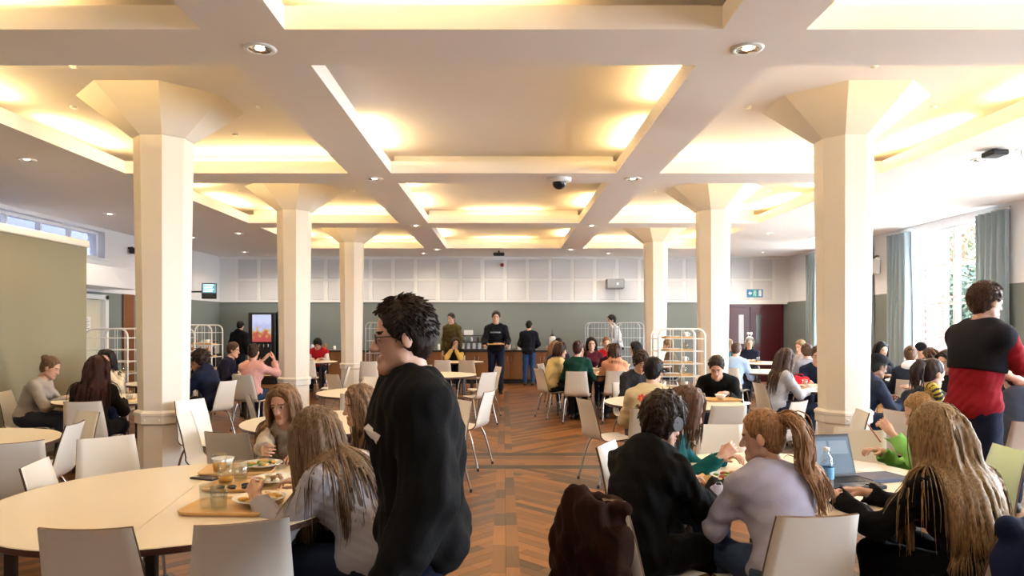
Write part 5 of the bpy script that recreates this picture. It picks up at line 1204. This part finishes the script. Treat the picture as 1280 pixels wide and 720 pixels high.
# headphones
mb = MB(); mb.tube([(.088 * math.cos(a), -.005, .10 + .128 * math.sin(a)) for a in np.linspace(0, math.pi, 15)], .010, 8); headgear(hs_, mb, 'headphone_band', M_dark)
for sx in (-1, 1):
    mb = MB(); mb.cyl((sx * .078, -.004, .088), (sx * .108, -.004, .088), .040, .034, 18); headgear(hs_, mb, 'ear_cup', mat('grey_plastic', (.09, .09, .10), .35))
# cap, beanie, bobble headband, scrunchie, sunglasses
mb = MB(); mb.lathe([(.086, .135), (.090, .16), (.083, .20), (.055, .232), (.001, .243)], 20, 0, Matrix.Translation((0, -.005, 0)) @ Matrix.Diagonal((1, 1.2, 1, 1)), True, False)
mb.loft([[(-.065, .085, .150), (0, .10, .158), (.065, .085, .150), (.06, .12, .146), (.0, .155, .148), (-.06, .12, .146)], [(-.065, .085, .156), (0, .10, .164), (.065, .085, .156), (.06, .12, .152), (.0, .155, .154), (-.06, .12, .152)]], 0, False)
headgear(cap, mb, 'cap', fabric('15161b'))
mb = MB(); mb.lathe([(.089, .12), (.093, .14), (.090, .18), (.070, .22), (.03, .243), (.001, .248)], 20, 0, Matrix.Translation((0, -.008, 0)) @ Matrix.Diagonal((1, 1.2, 1, 1)), True, False); headgear(bean, mb, 'beanie', fabric('101114'))
M_fluff = mat('white_fluff', (.8, .78, .8), .9, bump=.3)
mb = MB(); mb.tube([(.090 * math.cos(a), .0, .12 + .118 * math.sin(a)) for a in np.linspace(0, math.pi, 13)], .022, 8)
for sx in (-1, 1): mb.tube([(sx * .03, 0, .235), (sx * .035, 0, .30)], .006, 6); mb.ball((sx * .035, 0, .325), .034)
headgear(hb_, mb, 'bobble_headband', M_fluff)
mb = MB(); rs = random.Random(4)
for k in range(26):
    a = k / 26 * 6.283; c = (.052 * math.cos(a), -.125, .185 + .052 * math.sin(a)); mb.ball(c, .020 + .006 * rs.random(), 7, 5, k % 2, (1, 1.4, 1))
headgear(lime, mb, 'scrunchie', [mat('scrunchie_yellow', (.55, .42, .05), .8), mat('scrunchie_black', (.02, .02, .02), .8)])
w_ = PEOPLE['woman with sunglasses on her head']; mb = MB()
for sx in (-1, 1): mb.ball((sx * .035, .075, .205), .024, 10, 6, 0, (1, .4, .8)); mb.tube([(sx * .055, .075, .205), (sx * .088, .0, .165)], .003, 5)
headgear(w_, mb, 'sunglasses', M_black)
# coats over chair backs
def coat(info, name, label, col, lining, seed, spread=.26):
    pr = [('rc', A_(-.14, -.285, .815), A_(.14, -.285, .815), .03, .03), ('el', A_(0, -.335, .52), rotm('X', -7), A_(spread, .06, .36)), ('rc', A_(-.165, -.30, .70), A_(-.19, -.37, .26), .040, .034), ('rc', A_(.165, -.30, .70), A_(.20, -.39, .24), .040, .034), ('rc', A_(-.1, -.25, .78), A_(.1, -.25, .78), .03, .03)]
    g = Grid(pr, .011); g.add(pr, .06).noise(.008, 26, seed, (1, .6, .12)); g.cut((0, 0, -1), -.06); V, Q = g.mesh(); x, y, yaw = info['xy']
    o = link(name, to_mesh(name, V, Q, [fabric(col)]), None, (x, y, 0), R(yaw)); tag(o, label, 'coat', 'coats over chair backs')
    pr = [('rc', A_(.02, -.40, .42), A_(.06, -.41, .18), .035, .03), ('rc', A_(-.12, -.40, .40), A_(-.10, -.42, .15), .03, .025)]; g = Grid(pr, .011); g.add(pr, .03).noise(.006, 20, seed); V, Q = g.mesh(); link('lining', to_mesh('lining', V, Q, [fabric(lining)]), o)
coat(hs_, 'brown_coat', 'dark brown coat with tan lining hung over a chair back', '2a1610', '6a4c30', 3, .20)
coat(bl, 'blue_coat', 'dark blue coat hung over the chair of the blonde typist', '111a38', '0c1020', 5, .23)
# ================================================================ THINGS ON THE TABLES
def octray(w, d, r=.05):
    mb = MB(); P = lambda e: [(sx * (w / 2 - e) + (-sx * (r - a) if True else 0), 0) for sx in (1,) for a in (0,)]
    def ring(e, z):
        pts = []
        for cx, cy, a0 in ((w / 2 - r, d / 2 - r, 0), (-w / 2 + r, d / 2 - r, 90), (-w / 2 + r, -d / 2 + r, 180), (w / 2 - r, -d / 2 + r, 270)):
            pts += [(x, y, z) for x, y in arc(cx, cy, r - e, a0, a0 + 90, 5)]
        return pts
    mb.loft([ring(.012, 0), ring(.003, .008), ring(0, .018), ring(.005, .018), ring(.016, .008)], 0, True, True); return mb.mesh('food_tray', M_traywood)
ME_tray = octray(.39, .29)
def near(px_, d, z): return None
T = TZ + .001
M_food = [mat('food_gold', (.62, .36, .08), .6, var=.4, vscale=40), mat('food_green', (.16, .30, .05), .6, var=.4, vscale=40), mat('food_brown', (.25, .12, .05), .6, var=.4, vscale=40), mat('food_red', (.45, .06, .03), .5, var=.3, vscale=40), mat('food_cream', (.7, .6, .42), .6, var=.2, vscale=40)]
def food(x, y, z, label, cols, seed, r=.07, n=26, name='plate_of_food', group='meals on the tables'):
    rs = random.Random(seed); t = empty(name, (x, y, z)); tag(t, label, 'plate', group); link('plate', ME_plate2, t)
    for ci, c in enumerate(cols):
        mb = MB()
        for k in range(n // len(cols)):
            a, q = rs.random() * 6.28, r * rs.random() ** .6; mb.ball((q * math.cos(a) + (ci - .5) * .02, q * math.sin(a), .017 + .02 * rs.random() * (1 - q / r)), .011 + .008 * rs.random(), 6, 4, 0, (rs.uniform(.6, 1.8), rs.uniform(.6, 1.5), .6))
        tag(mb.build(['serving', 'garnish', 'side_dish'][ci % 3], M_food[c], t), kind='stuff')
    return t
def cutlery(x, y, z, rz, label, fork=True):
    mb = MB(); mb.tube([(0, -.09, .004), (0, 0, .006), (0, .04, .004)], [.004, .003, .003], 6)
    if fork:
        for k in (-1, 0, 1): mb.tube([(0, .04, .004), (k * .008, .055, .004), (k * .008, .09, .008)], .0018, 5)
    else: mb.ball((0, .075, .005), .02, 10, 6, 0, (.55, 1.5, .2))
    tag(mb.build('fork' if fork else 'knife', M_steel, None, (x, y, z), R(rz)), label, 'cutlery', 'cutlery on the trays')
def drink(x, y, z, label, m=None, lvl=.07):
    t = empty('glass_of_drink', (x, y, z)); tag(t, label, 'glass', 'drinking glasses on the tables'); link('tumbler', ME_glass, t)
    if m is not None: mb = MB(); mb.lathe([(.001, .009), (.0295, .009), (.0345, lvl), (.001, lvl)], 16, 0, None, True, False); mb.build('drink', m, t)
def tray(x, y, rz, label): return put(ME_tray, 'food_tray', x, y, T, label, 'tray', 'wooden trays on the tables', rz)
M_water = glass_mat('water', (.90, .93, .93), .08); M_juice = mat('red_juice', (.40, .03, .02), .15); M_ojuice = mat('orange_drink', (.65, .30, .04), .2)
# --- the big split table: three trays
tray(-1.47, 3.90, 8, 'wooden tray with bread and salad before the ginger-haired girl')
food(-1.36, 3.93, T + .019, 'plate of leafy salad and yellow garnish on the ginger girl\'s tray', (1, 0, 4), 1)
put(ME_bowl, 'bowl', -1.58, 3.94, T + .010, 'small white bowl on the ginger girl\'s tray', 'bowl', 'bowls on the trays'); drink(-1.55, 3.82, T + .010, 'glass of orange drink on the ginger girl\'s tray', M_ojuice, .05)
tray(-1.28, 3.52, -6, 'wooden tray with dark packets in the middle of the three')
drink(-1.41, 3.55, T + .010, 'amber-tinted glass on the middle tray', M_ojuice, .035); drink(-1.36, 3.62, T + .010, 'clear glass of water on the middle tray', M_water, .06)
for k, (dx, dy) in enumerate(((0, 0), (.055, .005), (.11, .05), (.13, .0))):
    mb = MB(); mb.tube([(.018 * math.cos(a), .018 * math.sin(a), .008) for a in np.linspace(0, 6.0, 12)], .006, 6); mb.box(-.012, .012, -.03, -.016, .002, .012)
    tag(mb.build('sauce_packet', M_black, None, (-1.39 + dx, 3.43 + dy, T + .010), R(30 * k)), 'small black curled wrapper on the middle tray', 'wrapper', 'wrappers on the middle tray')
food(-1.16, 3.55, T + .019, 'plate with pale leftovers on the middle tray', (4, 2), 3, .045)
tray(-1.20, 3.10, -3, 'wooden tray with golden pasta before the girl in grey')
food(-1.10, 3.15, T + .019, 'plate of golden pasta on the tray of the girl in grey', (0, 0, 4), 5, .075, 34)
drink(-1.30, 3.08, T + .010, 'empty clear glass at the tray corner', None); drink(-1.24, 3.05, T + .010, 'clear glass of water beside the pasta', M_water, .05)
cutlery(-1.02, 3.03, T + .012, 60, 'steel fork lying on the pasta tray')
t = empty('smartphone', (-1.575, 3.70, T), R(70)); tag(t, 'dark smartphone lying on the big split table', 'phone')
mb = MB(); mb.box(-.036, .036, -.075, .075, 0, .009, bev=.003); mb.build('case', M_dark, t); mb = MB(); mb.box(-.032, .032, -.07, .07, .009, .0095); mb.build('screen', mat('phone_screen', (.05, .05, .06), .08), t); mb = MB(); mb.box(-.028, -.004, .035, .065, .0095, .012, bev=.002); mb.build('camera_bump', M_steel, t)
# --- laptop table
t = empty('laptop', (1.72, 3.55, T), R(10)); tag(t, 'open dark laptop with a pale blue screen', 'laptop')
mb = MB(); mb.box(-.165, .165, -.115, .115, 0, .017, bev=.005); mb.build('base', M_dark, t)
mb = MB()
for r_ in range(5):
    for c in range(13): mb.box(-.145 + c * .0225, -.125 + c * .0225, -.01 + r_ * .021, .008 + r_ * .021, .017, .0195)
mb.build('keyboard', M_black, t); mb = MB(); mb.box(-.045, .045, -.10, -.03, .0168, .0176); mb.build('trackpad', mat('trackpad_grey', (.08, .08, .09), .3), t)
ML = Matrix.Translation((0, .112, .015)) @ Matrix.Rotation(R(-18), 4, 'X'); mb = MB(); mb.box(-.165, .165, 0, .010, 0, .225, 0, ML, bev=.004); lid = mb.build('lid', M_dark, t)
mb = MB(); mb.box(-.152, .152, -.0015, .001, .018, .21, 0, ML); mb.build('screen', mat('laptop_screen', (.02, .02, .02), .2, emit=(.16, .24, .34), estr=.2), t)
mb = MB(); mb.box(-.13, .02, -.003, -.001, .05, .19, 0, ML); mb.box(.035, .14, -.003, -.001, .12, .19, 0, ML); mb.build('window_pane', mat('laptop_window', (.02, .02, .02), .2, emit=(.26, .33, .40), estr=.25), t)
t = empty('water_bottle', (1.555, 3.37, T)); tag(t, 'clear plastic water bottle with blue label beside the laptop', 'bottle')
mb = MB(); mb.lathe([(.001, 0), (.030, 0), (.033, .01), (.031, .05), (.033, .06), (.033, .14), (.025, .175), (.013, .195), (.013, .205)], 18, 0, None, True, False); mb.build('bottle', glass_mat('clear_plastic', (.86, .92, .96), .16, .1), t)
mb = MB(); mb.lathe([(.0337, .075), (.0337, .13)], 18, 0, None, True, False); mb.build('label_band', mat('label_blue', (.12, .35, .62), .4), t); mb = MB(); mb.lathe([(.001, .222), (.014, .222), (.0145, .205), (.001, .205)], 14, 0, None, True, False); mb.build('screw_cap', mat('cap_white', (.75, .78, .8), .4), t)
mb = MB(); mb.box(-.12, .12, -.085, .085, 0, .02, bev=.003); tag(mb.build('notebook', mat('cover_navy', (.03, .04, .09), .5), None, (1.98, 3.69, T), R(15)), 'navy notebook lying beside the laptop', 'notebook')
mb = MB(); mb.box(-.105, .105, -.15, .15, 0, .003); tag(mb.build('paper_sheet', mat('paper', (.8, .8, .78), .8), None, (2.04, 4.0, T), R(-20)), 'white paper sheet on the laptop table', 'paper')
t = empty('ring_binder', (1.80, 4.02, T), R(-15)); tag(t, 'dark spiral folder standing open behind the laptop', 'folder')
for sg in (-1, 1): mb = MB(); mb.box(-.1, .1, -.003, .003, 0, .16, 0, Matrix.Translation((0, sg * .035, 0)) @ Matrix.Rotation(R(12 * sg), 4, 'X')); mb.build('cover', M_dark, t)
tray(1.18, 3.58, -35, 'tray of colourful salad before the girl in teal'); food(1.18, 3.60, T + .019, 'plate of bright mixed salad between the headphones and the ponytail', (1, 3, 0), 7, .085, 40)
food(1.20, 3.26, T + .001, 'plate of green leaves beside the ponytail girl', (1, 1), 8, .06, 24)
mb = MB(); mb.tube([(0, -.07, 0), (0, .06, 0), (0, .075, 0)], [.0045, .0045, .001], 8); li = PEOPLE['girl in lime green']; po_ = mb.build('pen', mat('pen_red', (.35, .08, .05), .4))
Wp = li['arms'][0][2]; x_, y_, yw = li['xy']; hm = Matrix.Translation((x_, y_, 0)) @ Matrix.Rotation(R(yw), 4, 'Z'); po_.location = hm @ (Vector(Wp) + Vector((.02, .085, -.01))); po_.rotation_euler = (R(50), 0, R(yw + 20)); tag(po_, 'reddish pen held by the girl in lime green', 'pen')
# tray carried by the man
tm = PEOPLE['man carrying a tray']; x_, y_, yw = tm['xy']; mb_ = (tm['arms'][0][2] + tm['arms'][1][2]) / 2
hm = Matrix.Translation((x_, y_, 0)) @ Matrix.Rotation(R(yw), 4, 'Z'); pz_ = hm @ (Vector(mb_) + Vector((0, .10, .03)))
put(ME_tray, 'food_tray', *pz_, 'wooden tray held by the man walking from the counter', 'tray', 'wooden trays on the tables', yw)
food(pz_.x + .05, pz_.y, pz_.z + .012, 'plate of food on the carried tray', (0, 2), 12)
# --- flower sweater table
tray(2.35, 7.58, 10, 'wooden tray before the man in the black sweater'); put(ME_bowl, 'bowl', 2.35, 7.58, T + .010, 'white bowl on the black-sweatered man\'s tray', 'bowl', 'bowls on the trays')
drink(2.02, 7.75, T, 'glass of red juice at the flower sweater table', M_juice, .075); tray(1.55, 7.25, -10, 'wooden tray before the flower sweater'); food(1.55, 7.25, T + .019, 'plate of food before the flower sweater', (2, 4), 14)
# --- meals elsewhere: key, dx, dy, what
def meal(k, dx, dy, rz, who, seed, cols=(4, 2), glass=True):
    x, y, r = TABLES[k]; tray(x + dx, y + dy, rz, f'wooden tray before the {who}'); food(x + dx - .05, y + dy, T + .019, f'plate of food before the {who}', cols, seed)
    if glass: drink(x + dx + .14, y + dy + .05, T + .010, f'water glass before the {who}', M_water, .05)
meal('E', -.28, .02, 80, 'woman in the grey sweater', 20); meal('E', .12, -.28, 10, 'woman with long dark red hair', 21, (0, 4)); put(ME_bowl, 'bowl', -4.05, 7.98, T, 'dark-stained bowl on the partition table', 'bowl', 'bowls on the trays')
meal('L', -.12, -.40, 0, 'person in the dark green sweater', 22); meal('L', .46, -.24, 30, 'woman in the peach hoodie', 23, (1, 4)); meal('L', .05, .42, 180, 'girl in maroon', 24)
meal('N', -.30, -.05, 85, 'woman with sunglasses on her head', 25, (1, 0)); meal('N', .34, .22, 150, 'man in navy at the red bag', 26)
meal('O', -.38, -.2, 75, 'woman in the dark tee', 27); meal('O', -.22, .35, 100, 'man in the dark cap', 28, (4, 4)); meal('P', .1, -.3, 0, 'brown-haired diner in grey', 29); meal('P', .35, .25, 110, 'fair man in the grey shirt', 30)
meal('Q', -.1, .3, 160, 'woman with the bobble headband', 31); meal('S', -.40, -.2, 30, 'person with the white hood', 32); meal('S', -.1, .4, 180, 'black-haired woman', 33); meal('J', -.05, .3, 180, 'person in red', 34, (0, 4), False); meal('H', .0, -.35, 0, 'woman in the pink sweater', 35)
mb = MB(); mb.lathe([(.001, 0), (.035, 0), (.045, .1), (.001, .1)], 14, 0, None, True, False); tag(mb.build('cola_cup', mat('cola', (.03, .012, .01), .3), None, (-2.38, 12.2, 0.001 + TZ) if False else (TABLES['I'][0] - .3, TABLES['I'][1] - .2, T)), 'dark cola cup on the ringed empty table', 'cup')
t = empty('red_bag', (3.98, 9.47, T)); tag(t, 'bright red bag lying on the table of the sunglasses woman', 'bag')
pr = [('rc', A_(-.10, 0, .06), A_(.10, .02, .06), .065, .06)]; g = Grid(pr, .014); g.add(pr, .02).noise(.008, 22, 2); g.cut((0, 0, -1), 0); V, Q = g.mesh(); link('bag_body', to_mesh('bag_body', V, Q, [fabric('a8101c')]), t)
mb = MB(); mb.tube(smooth_path([(-.06, -.03, .11), (-.05, -.03, .15), (.05, -.02, .15), (.06, -.03, .11)], 4), .008, 6); mb.build('strap', fabric('7a0c14'), t)
# ================================================================ OUTSIDE the windows
mb = MB(); mb.box(HALL_X + .4, 40, -20, 45, -.6, -.5)
tag(mb.build('ground', mat('bounce_ground', (.48, .46, .42), .9, var=.2, vscale=2)), 'ground outside the windows, made pale to bounce daylight inside', kind='structure')  # ground paled as a reflector, throwing daylight up to the ceiling
mb = MB(); mb.box(-40, -HALL_X - .5, -20, 45, -.6, -.5)
tag(mb.build('ground', mat('paving', (.3, .3, .3), .9, var=.2, vscale=2)), 'yard outside the left wall', kind='structure')
mb = MB(); mb.box(-9.9, -9.6, -6, 26, -.5, 10); tag(mb.build('skylight_blocker', mat('blocker_blue', (.008, .011, .032), .8, var=.1)), 'dark blue wall added outside the strip window to cut its skylight', 'wall')  # added wall: blocks the sky so the strip window reads dim blue
M_brick = mat('red_brick', (.11, .022, .016), .85, var=.3, vscale=9)
mb = MB(); mb.box(8.9, 9.9, 15.55, 15.95, -.5, 6); pier = tag(mb.build('brick_wing', mat('mortar', (.16, .13, .11), .9)), 'red brick wing wall outside the tall window', 'wall')
bm_ = MB(); bm_.box(-.105, .105, -.02, 0, -.033, .033); bme = bm_.mesh('brick', M_brick)
for r in range(42):
    for c in range(4):
        link('brick', bme, pier, (9.02 + c * .225 + (.11 if r % 2 else 0) * (1 if c < 3 else 0), 15.55, .35 + r * .076))
def tree(x, y, h, rad, cols, label, seed):
    rr = np.random.default_rng(seed); t = empty('garden_tree', (x, y, -.5)); tag(t, label, 'tree', 'trees outside the windows')
    mb = MB(); mb.tube([(0, 0, 0), (.05, 0, h * .4), (0, .1, h * .8)], [.16, .12, .05], 8)
    for k in range(7):
        a = k * 2.4; mb.tube([(0, 0, h * (.3 + .06 * k)), (math.cos(a) * rad * .5, math.sin(a) * rad * .5, h * (.45 + .06 * k)), (math.cos(a) * rad * .85, math.sin(a) * rad * .85, h * (.5 + .07 * k))], [.06, .04, .015], 6)
    mb.build('trunk', mat('bark', (.12, .09, .06), .9, var=.3), t)
    for ci, c in enumerate(cols):
        n = 2600; d = rr.normal(size=(n, 3)); d /= np.linalg.norm(d, axis=1)[:, None]; r_ = rr.random(n) ** .4
        p = d * r_[:, None] * np.array([rad, rad, h * .42]) + np.array([0, 0, h * .62])
        u = rr.normal(size=(n, 3)); u /= np.linalg.norm(u, axis=1)[:, None]; w = np.cross(u, rr.normal(size=(n, 3))); w /= np.linalg.norm(w, axis=1)[:, None]
        s = .09; vs = np.stack([p - u * s, p + w * s * .5, p + u * s, p - w * s * .5], 1).reshape(-1, 3)
        me = bpy.data.meshes.new('leaves'); me.from_pydata(vs.tolist(), [], (np.arange(n * 4).reshape(-1, 4)).tolist())
        me.materials.append(mat('leaf_%d' % (hash(c) % 9999), c, .7)); tag(link('leaves', me, t), kind='stuff')
tree(13.5, 20.5, 7.5, 2.6, [(.03, .045, .014), (.07, .032, .008)], 'tree with green and orange autumn leaves beyond the window', 1)
tree(19.5, 27.0, 8.5, 3.0, [(.016, .034, .02), (.03, .04, .016)], 'dark green tree standing further out beyond the window', 2)
tree(12.0, 17.4, 3.6, 1.5, [(.012, .03, .02), (.02, .034, .012)], 'low leafy shrub tree beside the brick wing wall', 3)
